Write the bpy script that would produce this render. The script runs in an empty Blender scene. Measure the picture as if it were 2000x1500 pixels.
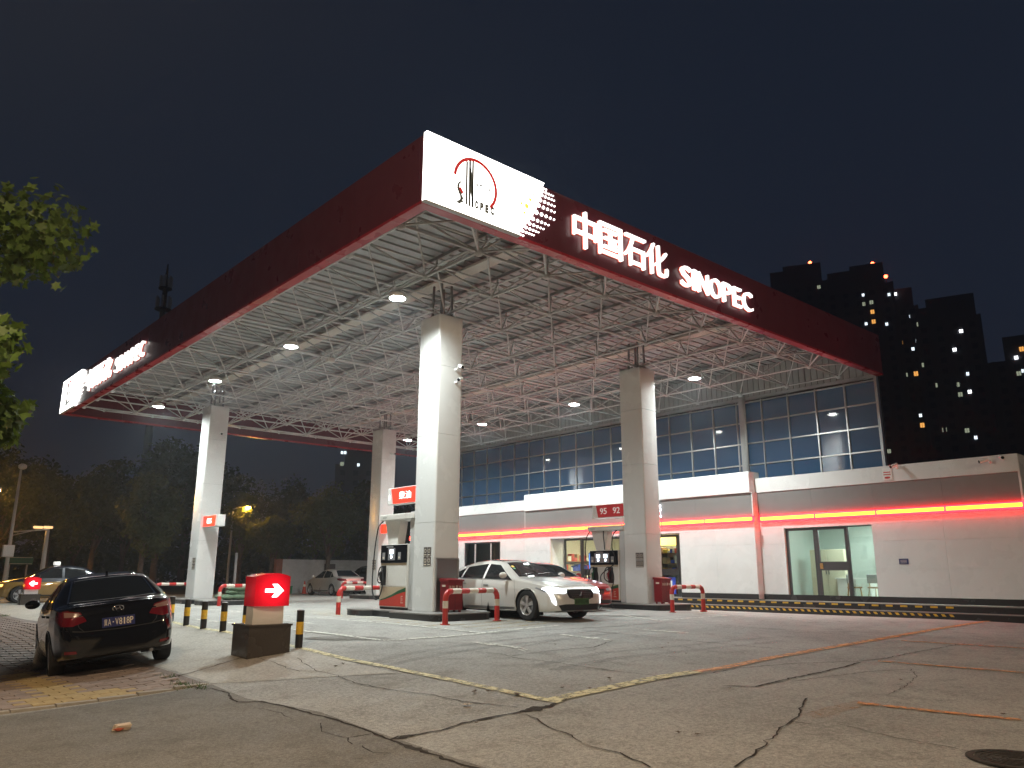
import bpy, bmesh, math, random
import numpy as np
from mathutils import Vector, Matrix
from mathutils.bvhtree import BVHTree
random.seed(7); rng = np.random.default_rng(7)
S = bpy.context.scene
COL = S.collection
PI = math.pi

# ------------------------------------------------------------------ camera
CAM_H = 1.05                      # eye above the forecourt (the road below is half a metre lower)
FPX, PITCH, ROLL, YAW = 1535.65, math.radians(13.642), math.radians(0.1835), math.radians(41.568)
_F = np.array([math.sin(YAW)*math.cos(PITCH), math.cos(YAW)*math.cos(PITCH), math.sin(PITCH)])
_R0 = np.array([math.cos(YAW), -math.sin(YAW), 0.0]); _U0 = np.cross(_R0, _F)
_R = math.cos(ROLL)*_R0 + math.sin(ROLL)*_U0
_U = -math.sin(ROLL)*_R0 + math.cos(ROLL)*_U0
_C = np.array([0.0, 0.0, CAM_H])
cam_d = bpy.data.cameras.new('camera'); cam = bpy.data.objects.new('camera', cam_d); COL.objects.link(cam)
cam_d.sensor_width = 36.0; cam_d.lens = FPX/2000*36.0; cam_d.clip_start = 0.05; cam_d.clip_end = 3000
m = Matrix.Identity(4)
for r in range(3):
    m[r][0], m[r][1], m[r][2], m[r][3] = _R[r], _U[r], -_F[r], _C[r]
cam.matrix_world = m
S.camera = cam

# ------------------------------------------------------------------ world, sun, exposure
W = bpy.data.worlds.new('World'); S.world = W; W.use_nodes = True
nt = W.node_tree; nt.nodes.clear()
wo = nt.nodes.new('ShaderNodeOutputWorld'); bg = nt.nodes.new('ShaderNodeBackground')
sky = nt.nodes.new('ShaderNodeTexSky'); sky.sky_type = 'NISHITA'; sky.sun_disc = False
SUN_EL, SUN_AZ = math.radians(-4.5), math.radians(60)
sky.sun_elevation = SUN_EL; sky.sun_rotation = SUN_AZ; sky.air_density = 1.0; sky.dust_density = 2.0; sky.ozone_density = 3.0
glow = nt.nodes.new('ShaderNodeMix'); glow.data_type = 'RGBA'; glow.blend_type = 'ADD'; glow.inputs[0].default_value = 1.0
mulc = nt.nodes.new('ShaderNodeMix'); mulc.data_type = 'RGBA'; mulc.blend_type = 'MULTIPLY'; mulc.inputs[0].default_value = 1.0
SKY_K = 0.10                                       # city light scattered back by the night sky: paler towards the horizon
tcw = nt.nodes.new('ShaderNodeTexCoord'); sxyz = nt.nodes.new('ShaderNodeSeparateXYZ'); crw = nt.nodes.new('ShaderNodeValToRGB')
nt.links.new(tcw.outputs['Generated'], sxyz.inputs[0]); nt.links.new(sxyz.outputs[2], crw.inputs[0])
crw.color_ramp.elements[0].position = 0.0; crw.color_ramp.elements[0].color = (.070, .072, .105, 1)
crw.color_ramp.elements[1].position = 0.75; crw.color_ramp.elements[1].color = (.036, .058, .110, 1)
e_ = crw.color_ramp.elements.new(.28); e_.color = (.048, .074, .135, 1)
mulc.inputs[7].default_value = (SKY_K, SKY_K, SKY_K, 1)
nt.links.new(sky.outputs[0], mulc.inputs[6])
nt.links.new(mulc.outputs[2], glow.inputs[6]); nt.links.new(crw.outputs[0], glow.inputs[7])
nt.links.new(glow.outputs[2], bg.inputs[0]); bg.inputs[1].default_value = 0.12
nt.links.new(bg.outputs[0], wo.inputs[0])
vs = S.view_settings
vs.view_transform = 'Standard'; vs.look = 'None'; vs.exposure = 0.75; vs.gamma = 1.0; vs.use_curve_mapping = False
cy = S.cycles
cy.use_denoising = True; cy.max_bounces = 6; cy.diffuse_bounces = 4; cy.glossy_bounces = 3; cy.transmission_bounces = 6
cy.caustics_reflective = False; cy.caustics_refractive = False; cy.sample_clamp_indirect = 6.0; cy.use_light_tree = True; cy.use_adaptive_sampling = True; cy.adaptive_threshold = .012
cy.volume_bounces = 0; cy.volume_step_rate = 4.0

# ------------------------------------------------------------------ pixel -> place helpers (pixels of the 2000x1500 photo)
def ray(u, v): return _F + _R*((u-1000)/FPX) - _U*((v-750)/FPX)
def gz(u, v, z): d = ray(u, v); return _C + d*((z-CAM_H)/d[2])
def at_dist(u, v, dist): d = ray(u, v); return _C + d*(dist/math.hypot(d[0], d[1]))

# ------------------------------------------------------------------ ground height (thin plate spline through levelled points)
GP = np.array([
 (0,0,-.50),(-4,4,-.52),(-6,-8,-.52),(8,-6,-.46),(3.1,14.0,-.47),(4.72,13.8,-.30),(3.5,16.8,-.50),(5.06,16.5,-.31),(1.5,20,-.5),
 (0.5,11,-.5),(4.4,11.0,-.40),(4.4,7.0,-.43),(4.3,4.5,-.45),(-3,30,-.5),(3.5,25,-.35),(5.5,34.5,-.10),(2,45,-.2),
 (6.5,18.9,0),(6.5,15.9,-.05),(6.5,12.65,-.15),(6.5,9.5,-.23),(6.5,6.55,-.30),(7.6,2.5,-.40),(6.5,24,0),
 (11,15.1,0),(13.1,14.3,0),(11.5,18.6,0),(10.5,11,-.10),(11,7.5,-.20),(12,3,-.34),(16,11,-.05),(17,7,-.18),(18,1,-.36),(16,-6,-.46),
 (19.3,15.1,.03),(20.5,18.5,.03),(24.3,8,-.12),(24.3,12,-.13),(24.3,17,-.14),(24.3,25,-.12),(24.3,33,-.1),(26,2,-.25),(35,5,-.25),
 (11.5,31.6,-.05),(12,28.5,-.05),(20,32,-.02),(16,24,0),(22,41,-.1),(15,45,-.1),(30,45,-.1),(9,38,-.08)], float)
def _tps(r2): return np.where(r2 > 1e-9, r2*np.log(np.maximum(r2, 1e-12)), 0.0)
_n = len(GP)
_A = np.zeros((_n+3, _n+3)); _d = ((GP[:, None, :2]-GP[None, :, :2])**2).sum(-1)
_A[:_n, :_n] = _tps(_d) + np.eye(_n)*0.6
_A[:_n, _n] = 1; _A[:_n, _n+1:] = GP[:, :2]; _A[_n, :_n] = 1; _A[_n+1:, :_n] = GP[:, :2].T
_w = np.linalg.solve(_A, np.concatenate([GP[:, 2], [0, 0, 0]]))
def gh_arr(P):
    P = np.asarray(P, float); d = ((P[:, None, :]-GP[None, :, :2])**2).sum(-1)
    z = _tps(d) @ _w[:_n] + _w[_n] + P @ _w[_n+1:]
    z = np.clip(z, -.62, .06)
    k = np.clip((np.hypot(P[:, 0]-13, P[:, 1]-18)-30)/20, 0, 1); k = k*k*(3-2*k)
    return z*(1-k) + (-.15)*k
def gh(x, y): return float(gh_arr([[x, y]])[0])
def gpx(u, v, dz=0.0):           # where the line of sight through a pixel meets the ground
    z = -.2
    for _ in range(40):
        p = gz(u, v, z); z = .5*z + .5*(gh(p[0], p[1])+dz)
    return gz(u, v, z)

# ------------------------------------------------------------------ materials
MATS = {}
def mat(name, col=(.5,.5,.5), rough=.5, metal=0.0, emit=None, es=0.0, var=0.0, vscale=3.0, bump=0.0, bscale=60.0, coat=0.0,
        trans=0.0, ior=1.45, spec=0.5, dirt=None, dscale=.6, damount=.5, rvar=0.0, alpha=1.0, stretch=None):
    if name in MATS: return MATS[name]
    M = bpy.data.materials.new(name); M.use_nodes = True; t = M.node_tree
    b = t.nodes['Principled BSDF']; N = t.nodes.new; Lk = t.links.new
    b.inputs['Base Color'].default_value = (*col, 1); b.inputs['Roughness'].default_value = rough
    b.inputs['Metallic'].default_value = metal; b.inputs['Coat Weight'].default_value = coat; b.inputs['Coat Roughness'].default_value = .04
    b.inputs['Transmission Weight'].default_value = trans; b.inputs['IOR'].default_value = ior; b.inputs['Specular IOR Level'].default_value = spec
    b.inputs['Alpha'].default_value = alpha
    if emit is not None:
        b.inputs['Emission Color'].default_value = (*emit, 1); b.inputs['Emission Strength'].default_value = es
    need = var or bump or dirt or rvar
    if need:
        g = N('ShaderNodeNewGeometry'); src = g.outputs['Position']
        if stretch:
            mp = N('ShaderNodeMapping'); mp.inputs['Scale'].default_value = stretch; Lk(src, mp.inputs['Vector']); src = mp.outputs[0]
    col_out = None
    if var:
        n = N('ShaderNodeTexNoise'); n.inputs['Scale'].default_value = vscale; n.inputs['Detail'].default_value = 6; n.inputs['Roughness'].default_value = .65
        Lk(src, n.inputs['Vector'])
        r = N('ShaderNodeMapRange'); r.inputs[1].default_value = .28; r.inputs[2].default_value = .72; r.inputs[3].default_value = 1-var; r.inputs[4].default_value = 1+var
        Lk(n.outputs[0], r.inputs[0])
        mx = N('ShaderNodeMix'); mx.data_type = 'RGBA'; mx.blend_type = 'MULTIPLY'; mx.inputs[0].default_value = 1; mx.inputs[6].default_value = (*col, 1)
        Lk(r.outputs[0], mx.inputs[7]); col_out = mx.outputs[2]
    if dirt:
        n = N('ShaderNodeTexNoise'); n.inputs['Scale'].default_value = dscale; n.inputs['Detail'].default_value = 8; n.inputs['Roughness'].default_value = .7
        Lk(src, n.inputs['Vector'])
        r = N('ShaderNodeMapRange'); r.inputs[1].default_value = .48; r.inputs[2].default_value = .72; r.inputs[3].default_value = 0; r.inputs[4].default_value = damount
        Lk(n.outputs[0], r.inputs[0])
        mx = N('ShaderNodeMix'); mx.data_type = 'RGBA'; Lk(r.outputs[0], mx.inputs[0])
        if col_out: Lk(col_out, mx.inputs[6])
        else: mx.inputs[6].default_value = (*col, 1)
        mx.inputs[7].default_value = (*dirt, 1); col_out = mx.outputs[2]
    if col_out: Lk(col_out, b.inputs['Base Color'])
    if rvar:
        n = N('ShaderNodeTexNoise'); n.inputs['Scale'].default_value = 1.7; n.inputs['Detail'].default_value = 5; Lk(src, n.inputs['Vector'])
        r = N('ShaderNodeMapRange'); r.inputs[1].default_value = .3; r.inputs[2].default_value = .7; r.inputs[3].default_value = max(.02, rough-rvar); r.inputs[4].default_value = min(1, rough+rvar)
        Lk(n.outputs[0], r.inputs[0]); Lk(r.outputs[0], b.inputs['Roughness'])
    if bump:
        n = N('ShaderNodeTexNoise'); n.inputs['Scale'].default_value = bscale; n.inputs['Detail'].default_value = 4; Lk(src, n.inputs['Vector'])
        bp = N('ShaderNodeBump'); bp.inputs['Strength'].default_value = bump; bp.inputs['Distance'].default_value = .02
        Lk(n.outputs[0], bp.inputs['Height']); Lk(bp.outputs[0], b.inputs['Normal'])
    MATS[name] = M; return M

def ground_mat(name, base, patch, speck, sc=1.0, bump=.35, worn=.35, rough=.78):
    M = bpy.data.materials.new(name); M.use_nodes = True; t = M.node_tree; b = t.nodes['Principled BSDF']; N = t.nodes.new; Lk = t.links.new
    g = N('ShaderNodeNewGeometry')
    def noise(s, d=6, ro=.6):
        n = N('ShaderNodeTexNoise'); n.inputs['Scale'].default_value = s; n.inputs['Detail'].default_value = d; n.inputs['Roughness'].default_value = ro; Lk(g.outputs['Position'], n.inputs['Vector']); return n
    def rng_(src, a, c, lo, hi):
        r = N('ShaderNodeMapRange'); r.inputs[1].default_value = a; r.inputs[2].default_value = c; r.inputs[3].default_value = lo; r.inputs[4].default_value = hi; Lk(src, r.inputs[0]); return r.outputs[0]
    def mix(f, a, c, mode='MIX'):
        m_ = N('ShaderNodeMix'); m_.data_type = 'RGBA'; m_.blend_type = mode
        if isinstance(f, float): m_.inputs[0].default_value = f
        else: Lk(f, m_.inputs[0])
        for s_, i in ((a, 6), (c, 7)):
            if isinstance(s_, tuple): m_.inputs[i].default_value = (*s_, 1)
            else: Lk(s_, m_.inputs[i])
        return m_.outputs[2]
    n1 = noise(.35*sc, 7, .62); n2 = noise(2.2*sc, 8, .7); n3 = noise(70*sc, 3, .6); n4 = noise(9*sc, 6, .7); n5 = noise(24*sc, 3, .55)
    c = mix(rng_(n1.outputs[0], .40, .62, 0, 1), base, patch)
    c = mix(rng_(n2.outputs[0], .52, .74, 0, worn), c, tuple(x*.55 for x in base))          # oil and tyre stains
    c = mix(rng_(n4.outputs[0], .55, .8, 0, .45), c, tuple(min(1, x*1.35) for x in patch))   # scuffed light spots
    c = mix(rng_(n3.outputs[0], .35, .7, 0, 1), c, mix(1.0, c, speck, 'MULTIPLY'))
    c = mix(1.0, c, rng_(n5.outputs[0], .3, .7, .72, 1.22), 'MULTIPLY')          # aggregate grain
    Lk(c, b.inputs['Base Color'])
    Lk(rng_(n2.outputs[0], .35, .7, rough-.16, rough+.12), b.inputs['Roughness'])
    bp = N('ShaderNodeBump'); bp.inputs['Strength'].default_value = bump; bp.inputs['Distance'].default_value = .012
    ad = N('ShaderNodeMath'); ad.operation = 'ADD'; Lk(n3.outputs[0], ad.inputs[0]); Lk(n4.outputs[0], ad.inputs[1])
    Lk(ad.outputs[0], bp.inputs['Height']); Lk(bp.outputs[0], b.inputs['Normal'])
    MATS[name] = M; return M

def leaf_mat(name, col, tr=.35, vscale=2.0):
    M = mat(name, col, .55, var=.38, vscale=vscale); t = M.node_tree; N = t.nodes.new; b = t.nodes['Principled BSDF']; out = t.nodes['Material Output']
    tl = N('ShaderNodeBsdfTranslucent'); tl.inputs[0].default_value = (min(1, col[0]*2.2), min(1, col[1]*2.0), col[2]*1.1, 1); mx = N('ShaderNodeMixShader'); mx.inputs[0].default_value = tr
    t.links.new(b.outputs[0], mx.inputs[1]); t.links.new(tl.outputs[0], mx.inputs[2]); t.links.new(mx.outputs[0], out.inputs['Surface']); return M

def paint_mat(name, col, wear=.5, rough=.6):   # worn road paint: flakes to bare concrete
    M = bpy.data.materials.new(name); M.use_nodes = True; t = M.node_tree; b = t.nodes['Principled BSDF']; N = t.nodes.new; Lk = t.links.new
    g = N('ShaderNodeNewGeometry'); n = N('ShaderNodeTexNoise'); n.inputs['Scale'].default_value = 9; n.inputs['Detail'].default_value = 9; n.inputs['Roughness'].default_value = .75
    Lk(g.outputs['Position'], n.inputs['Vector'])
    r = N('ShaderNodeMapRange'); r.inputs[1].default_value = .62-wear*.28; r.inputs[2].default_value = .70-wear*.2; r.inputs[3].default_value = 1; r.inputs[4].default_value = .12
    Lk(n.outputs[0], r.inputs[0]); Lk(r.outputs[0], b.inputs['Alpha'])
    b.inputs['Base Color'].default_value = (*col, 1); b.inputs['Roughness'].default_value = rough
    MATS[name] = M; return M

# ------------------------------------------------------------------ mesh builder
class MB:
    def __init__(s): s.v = []; s.f = []; s.smooth = False
    def add(s, V, Fc):
        o = len(s.v); s.v += [tuple(map(float, p)) for p in V]; s.f += [tuple(i+o for i in f) for f in Fc]; return s
    def box(s, x0, x1, y0, y1, z0, z1, bev=0.0):
        if bev > 0:
            bm = bmesh.new(); bmesh.ops.create_cube(bm, size=1)
            for v in bm.verts: v.co = ((x0+x1)/2+v.co.x*(x1-x0), (y0+y1)/2+v.co.y*(y1-y0), (z0+z1)/2+v.co.z*(z1-z0))
            bmesh.ops.bevel(bm, geom=bm.edges[:], offset=bev, segments=2, affect='EDGES', profile=.5)
            bm.verts.ensure_lookup_table(); s.add([v.co for v in bm.verts], [[v.index for v in f.verts] for f in bm.faces]); bm.free(); return s
        return s.add([(x0,y0,z0),(x1,y0,z0),(x1,y1,z0),(x0,y1,z0),(x0,y0,z1),(x1,y0,z1),(x1,y1,z1),(x0,y1,z1)],
                     [(0,3,2,1),(4,5,6,7),(0,1,5,4),(1,2,6,5),(2,3,7,6),(3,0,4,7)])
    def cyl(s, p0, p1, r0, r1=None, n=12, cap=True):
        r1 = r0 if r1 is None else r1; p0 = Vector(p0); p1 = Vector(p1); d = (p1-p0).normalized()
        a = d.orthogonal().normalized(); b = d.cross(a)
        V = [p0+(a*math.cos(2*PI*k/n)+b*math.sin(2*PI*k/n))*r0 for k in range(n)] + [p1+(a*math.cos(2*PI*k/n)+b*math.sin(2*PI*k/n))*r1 for k in range(n)]
        Fc = [(k, (k+1) % n, n+(k+1) % n, n+k) for k in range(n)]
        if cap: Fc += [tuple(range(n-1, -1, -1)), tuple(range(n, 2*n))]
        return s.add(V, Fc)
    def tube(s, pts, r, n=8, cap=True):
        pts = [Vector(p) for p in pts]; rings = []; prev = None
        for i, p in enumerate(pts):
            d = (pts[min(i+1, len(pts)-1)]-pts[max(i-1, 0)]).normalized()
            if prev is None: a = d.orthogonal().normalized()
            else: a = (prev-d*prev.dot(d)); a = a.normalized() if a.length > 1e-6 else d.orthogonal().normalized()
            prev = a; b = d.cross(a); rr = r[i] if isinstance(r, (list, tuple)) else r
            rings.append([p+(a*math.cos(2*PI*k/n)+b*math.sin(2*PI*k/n))*rr for k in range(n)])
        V = [q for R_ in rings for q in R_]; Fc = []
        for i in range(len(pts)-1):
            Fc += [(i*n+k, i*n+(k+1) % n, (i+1)*n+(k+1) % n, (i+1)*n+k) for k in range(n)]
        if cap: Fc += [tuple(range(n-1, -1, -1)), tuple(range((len(pts)-1)*n, len(pts)*n))]
        return s.add(V, Fc)
    def lathe(s, prof, c=(0,0,0), axis='z', n=24):
        V = []; Fc = []
        for k in range(n):
            a = 2*PI*k/n
            for r, h in prof:
                p = (r*math.cos(a), r*math.sin(a), h)
                if axis == 'y': p = (p[0], p[2], p[1])
                if axis == 'x': p = (p[2], p[0], p[1])
                V.append((c[0]+p[0], c[1]+p[1], c[2]+p[2]))
        q = len(prof)
        for k in range(n):
            k2 = (k+1) % n
            Fc += [(k*q+i, k2*q+i, k2*q+i+1, k*q+i+1) for i in range(q-1)]
        return s.add(V, Fc)
    def prism(s, poly, fn, d0, d1):   # poly 2-D, fn(a,b,d) -> 3-D
        n = len(poly); V = [fn(a, b, d0) for a, b in poly] + [fn(a, b, d1) for a, b in poly]
        return s.add(V, [tuple(range(n-1, -1, -1)), tuple(range(n, 2*n))] + [(k, (k+1) % n, n+(k+1) % n, n+k) for k in range(n)])
    def sphere(s, c, r, nu=12, nv=8, sc=(1,1,1)):
        prof = [(math.sin(PI*i/nv)*r, -math.cos(PI*i/nv)*r) for i in range(nv+1)]
        o = len(s.v); s.lathe(prof, (0,0,0), 'z', nu)
        s.v[o:] = [(c[0]+p[0]*sc[0], c[1]+p[1]*sc[1], c[2]+p[2]*sc[2]) for p in s.v[o:]]
        return s

def wloc(o):
    p = Vector((0,0,0))
    while o is not None: p += o.location; o = o.parent
    return p
def fix_normals(me):
    bm = bmesh.new(); bm.from_mesh(me); bmesh.ops.recalc_face_normals(bm, faces=bm.faces[:]); bm.to_mesh(me); bm.free()
def mesh_of(name, mb, material, smooth=None, off=None, recalc=True):
    me = bpy.data.meshes.new(name)
    V = mb.v if off is None else [(p[0]-off[0], p[1]-off[1], p[2]-off[2]) for p in mb.v]
    me.from_pydata(V, [], mb.f); me.update()
    if recalc: fix_normals(me)
    if material is not None: me.materials.append(material if not isinstance(material, str) else MATS[material])
    sm = mb.smooth if smooth is None else smooth
    if sm:
        me.polygons.foreach_set('use_smooth', [True]*len(me.polygons))
        if sm != 'all': me.set_sharp_from_angle(angle=math.radians(sm if isinstance(sm, (int, float)) and sm > 1 else 35))
    return me
def put(name, me, parent=None, loc=None, rot=None, scale=None):
    o = bpy.data.objects.new(name, me); COL.objects.link(o)
    if parent is not None: o.parent = parent
    if loc is not None: o.location = loc
    if rot is not None: o.rotation_euler = rot
    if scale is not None: o.scale = scale
    return o
def obj(name, mb, material, parent=None, smooth=None, local=False, base=None, recalc=True):
    """one mesh object; vertices are given in world space unless local, base = origin for a top-level mesh"""
    off = None
    if not local:
        if parent is not None: off = wloc(parent)
        elif base is not None: off = base
    me = mesh_of(name, mb, material, smooth, off, recalc)
    o = put(name, me, parent)
    if parent is None and base is not None: o.location = base
    return o
def thing(name, label, cat, loc=(0,0,0), rotz=0.0, group=None):
    o = bpy.data.objects.new(name, None); COL.objects.link(o); o.empty_display_size = .2
    o.location = loc; o.rotation_euler = (0, 0, rotz); tag(o, label, cat, group); return o
def tag(o, label, cat, group=None):
    o['label'] = label; o['category'] = cat
    if group: o['group'] = group
    return o
def struct(o, label=None):
    o['kind'] = 'structure'
    if label: o['label'] = label
    return o

def clip_cells(poly, cell):
    """cut a polygon (2-D) into small cells"""
    P = np.array(poly); out = []
    x0, y0 = P.min(0); x1, y1 = P.max(0)
    nx = max(1, int(math.ceil((x1-x0)/cell))); ny = max(1, int(math.ceil((y1-y0)/cell)))
    def cut(pl, ax, val, keep_gt):
        res = []
        for i in range(len(pl)):
            a, b = pl[i], pl[(i+1) % len(pl)]
            ia = (a[ax] >= val) if keep_gt else (a[ax] <= val); ib = (b[ax] >= val) if keep_gt else (b[ax] <= val)
            if ia: res.append(a)
            if ia != ib:
                t = (val-a[ax])/(b[ax]-a[ax]); res.append((a[0]+(b[0]-a[0])*t, a[1]+(b[1]-a[1])*t))
        return res
    for i in range(nx):
        xa = x0+(x1-x0)*i/nx; xb = x0+(x1-x0)*(i+1)/nx
        pl = cut(cut([tuple(p) for p in poly], 0, xa, True), 0, xb, False)
        if len(pl) < 3: continue
        for j in range(ny):
            ya = y0+(y1-y0)*j/ny; yb = y0+(y1-y0)*(j+1)/ny
            q = cut(cut(pl, 1, ya, True), 1, yb, False)
            if len(q) >= 3:
                r = [q[0]]
                for p in q[1:]:
                    if abs(p[0]-r[-1][0])+abs(p[1]-r[-1][1]) > 1e-5: r.append(p)
                if len(r) > 1 and abs(r[0][0]-r[-1][0])+abs(r[0][1]-r[-1][1]) < 1e-5: r.pop()
                if len(r) >= 3: out.append(r)
    return out
def sheet(poly, dz, cell=.35):
    mb = MB(); idx = {}
    fcs = clip_cells(poly, cell); pts = []
    for q in fcs:
        f = []
        for p in q:
            k = (round(p[0], 4), round(p[1], 4))
            if k not in idx: idx[k] = len(pts); pts.append(k)
            f.append(idx[k])
        mb.f.append(tuple(f))
    z = gh_arr(np.array(pts)) + dz
    mb.v = [(p[0], p[1], float(zz)) for p, zz in zip(pts, z)]
    return mb
def ribbon(pts, w, dz, jag=0.0, step=.25):
    """strip on the ground along xy points; w number or list"""
    P = [np.array(p[:2], float) for p in pts]; ws = w if isinstance(w, (list, tuple)) else [w]*len(P)
    Q = []; WW = []
    for i in range(len(P)-1):
        n = max(1, int(np.linalg.norm(P[i+1]-P[i])/step))
        for k in range(n):
            t = k/n; q = P[i]*(1-t)+P[i+1]*t
            if jag and (k or i): q = q + rng.normal(0, jag, 2)
            Q.append(q); WW.append(ws[i]*(1-t)+ws[i+1]*t)
    Q.append(P[-1]); WW.append(ws[-1])
    L_ = []; R_ = []
    for i, q in enumerate(Q):
        d = Q[min(i+1, len(Q)-1)]-Q[max(i-1, 0)]; d = d/(np.linalg.norm(d)+1e-9); nrm = np.array([-d[1], d[0]])
        k = WW[i]*(1 if not jag else rng.uniform(.45, 1.5))*.5
        L_.append(q+nrm*k); R_.append(q-nrm*k)
    al = np.array(L_+R_); z = gh_arr(al)+dz; n = len(Q)
    mb = MB(); mb.v = [(a[0], a[1], float(b)) for a, b in zip(al, z)]
    mb.f = [(i, i+1, n+i+1, n+i) for i in range(n-1)]
    return mb

# text -> mesh pieces fitted in a box
def glyph_mesh(ch, bold=0.0, depth=.02, res=3):
    cu = bpy.data.curves.new('glyph', 'FONT'); cu.body = ch; cu.size = 1; cu.offset = bold; cu.extrude = depth; cu.resolution_u = res
    o = bpy.data.objects.new('glyph', cu); COL.objects.link(o)
    dg = bpy.context.evaluated_depsgraph_get(); dg.update()
    me = bpy.data.meshes.new_from_object(o.evaluated_get(dg))
    V = [tuple(v.co) for v in me.vertices]; Fc = [tuple(p.vertices) for p in me.polygons]
    bpy.data.objects.remove(o); bpy.data.curves.remove(cu); bpy.data.meshes.remove(me)
    return V, Fc
def text_on(ch, fn, a0, a1, b0, b1, depth=.02, bold=0.0, keep=False):
    """glyph(s) fitted to a0..a1 x b0..b1 of a plane; fn(a,b,d) -> world"""
    V, Fc = glyph_mesh(ch, bold, .5)
    A = np.array(V); lo = A.min(0); hi = A.max(0); sx = (a1-a0)/max(hi[0]-lo[0], 1e-6); sy = (b1-b0)/max(hi[1]-lo[1], 1e-6)
    if keep: sx = sy = min(sx, sy)
    mb = MB(); mb.v = [tuple(fn(a0+(p[0]-lo[0])*sx, b0+(p[1]-lo[1])*sy, depth*(.5+p[2]))) for p in V]; mb.f = Fc
    return mb
# ------------------------------------------------------------------ palette
mat('white_panel', (.67,.68,.675), .28, var=.03, vscale=.8, dirt=(.60,.57,.52), dscale=.9, damount=.10, rvar=.08)
mat('column_clad', (.68,.69,.68), .24, var=.02, dirt=(.5,.46,.40), dscale=1.3, damount=.12, rvar=.08)
mat('grey_panel', (.19,.19,.185), .4, var=.05, rvar=.08)
mat('dark_frame', (.075,.075,.08), .4, metal=.3)
mat('alu', (.55,.56,.56), .32, metal=.85)
mat('alu_matte', (.52,.53,.52), .5, metal=.2, var=.05)
mat('maroon', (.130,.026,.040), .34, var=.06, rvar=.1)
mat('red_trim', (.42,.03,.045), .3, var=.05, rvar=.1)
mat('truss', (.68,.69,.68), .45, var=.07, dirt=(.3,.25,.2), dscale=2.0, damount=.35)
mat('deck', (.46,.485,.49), .5, metal=.15, var=.08, dirt=(.2,.17,.14), dscale=.8, damount=.3)
mat('purlin', (.30,.31,.31), .5, var=.08)
mat('tray', (.66,.63,.57), .55, var=.08, dirt=(.3,.26,.2), dscale=.7, damount=.3)
mat('siding', (.42,.425,.41), .5, var=.05)
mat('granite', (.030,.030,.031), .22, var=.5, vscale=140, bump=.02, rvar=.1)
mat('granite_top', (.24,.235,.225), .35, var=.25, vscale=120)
mat('granite_brown', (.055,.045,.038), .25, var=.45, vscale=120, rvar=.1)
mat('rail_red', (.52,.030,.028), .35, var=.1, vscale=12, dirt=(.2,.08,.05), dscale=6, damount=.5, rvar=.1)
mat('rail_white', (.72,.68,.60), .4, var=.1, vscale=12, dirt=(.35,.28,.2), dscale=6, damount=.5)
mat('hazard_yellow', (.75,.46,.03), .5, var=.12, vscale=15, dirt=(.2,.15,.08), dscale=8, damount=.5)
mat('hazard_black', (.018,.018,.018), .5, var=.2, vscale=15)
mat('fire_red', (.20,.010,.014), .35, var=.08, rvar=.1)
mat('black_plastic', (.012,.012,.013), .35)
mat('rubber', (.016,.016,.017), .75, var=.2, vscale=30)
mat('black_gloss', (.008,.008,.010), .08)
mat('chrome', (.75,.75,.75), .12, metal=1)
mat('steel', (.42,.42,.42), .35, metal=.9)
mat('gold_metal', (.72,.50,.20), .25, metal=1)
mat('grey_plastic', (.25,.25,.26), .45)
mat('white_plastic', (.75,.75,.73), .4, var=.03)
mat('pump_white', (.70,.69,.65), .3, var=.04, dirt=(.4,.35,.28), dscale=3, damount=.3)
mat('pump_beige', (.48,.38,.26), .4, var=.05)
mat('pump_red', (.50,.045,.028), .3, var=.05)
mat('pump_green', (.010,.09,.035), .35)
mat('sign_dark', (.10,.085,.08), .4)
mat('blue_plate', (.015,.022,.12), .35)
mat('green_plate', (.06,.16,.05), .4)
mat('plate_white', (.70,.66,.55), .45)
mat('plate_black', (.01,.012,.01), .5)
mat('concrete_wall', (.46,.46,.45), .8, var=.1, dirt=(.25,.23,.2), dscale=.8, damount=.5, bump=.1)
mat('brick_end', (.22,.09,.06), .8, var=.2, vscale=8)
mat('sandbag', (.10,.155,.095), .85, var=.18, vscale=9, bump=.35, bscale=120)
mat('lamp_white', (.9,.9,.9), .4, emit=(.97,1.0,.95), es=90.0)
mat('sign_white', (.9,.9,.88), .4, emit=(1.0,.985,.94), es=3.0)
mat('letter_white', (.9,.9,.88), .4, emit=(1.0,.95,.91), es=1.25)
mat('letter_rim', (.8,.2,.15), .4, emit=(1.0,.20,.12), es=.22)
mat('logo_red', (.55,.02,.02), .4, emit=(1.0,.05,.04), es=.22)
mat('logo_grey', (.20,.22,.21), .4)
mat('logo_gold', (.7,.4,.05), .4, emit=(1.0,.55,.08), es=.9)
mat('led_red', (.6,.02,.02), .3, emit=(1.0,.006,.012), es=11.0)
mat('led_orange', (.9,.5,.1), .3, emit=(1.0,.34,.018), es=3.2)
mat('grade_red', (.6,.03,.02), .35, emit=(1.0,.035,.015), es=1.15)
mat('grade_dull', (.45,.025,.03), .35, emit=(1.0,.03,.03), es=.06)  # sign that is off: face and text given a faint glow of their own
mat('grade_text', (.85,.85,.85), .4, emit=(1,.96,.92), es=1.3)
mat('grade_text_dull', (.75,.72,.70), .4, emit=(1,.9,.85), es=.15)
mat('arrow_red', (.45,.006,.012), .22, emit=(1.0,.008,.020), es=.30)
mat('arrow_white', (.9,.9,.9), .4, emit=(1,.93,.93), es=3.0)
mat('screen_lit', (.6,.7,.8), .2, emit=(.72,.86,1.0), es=4.0)
mat('screen_blue', (.05,.1,.3), .2, emit=(.12,.30,.95), es=.9)
mat('lamp_sodium_assumed', (.9,.5,.1), .4, emit=(1.0,.72,.44), es=2300.0)  # glow of the two assumed street lamps out of view
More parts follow.
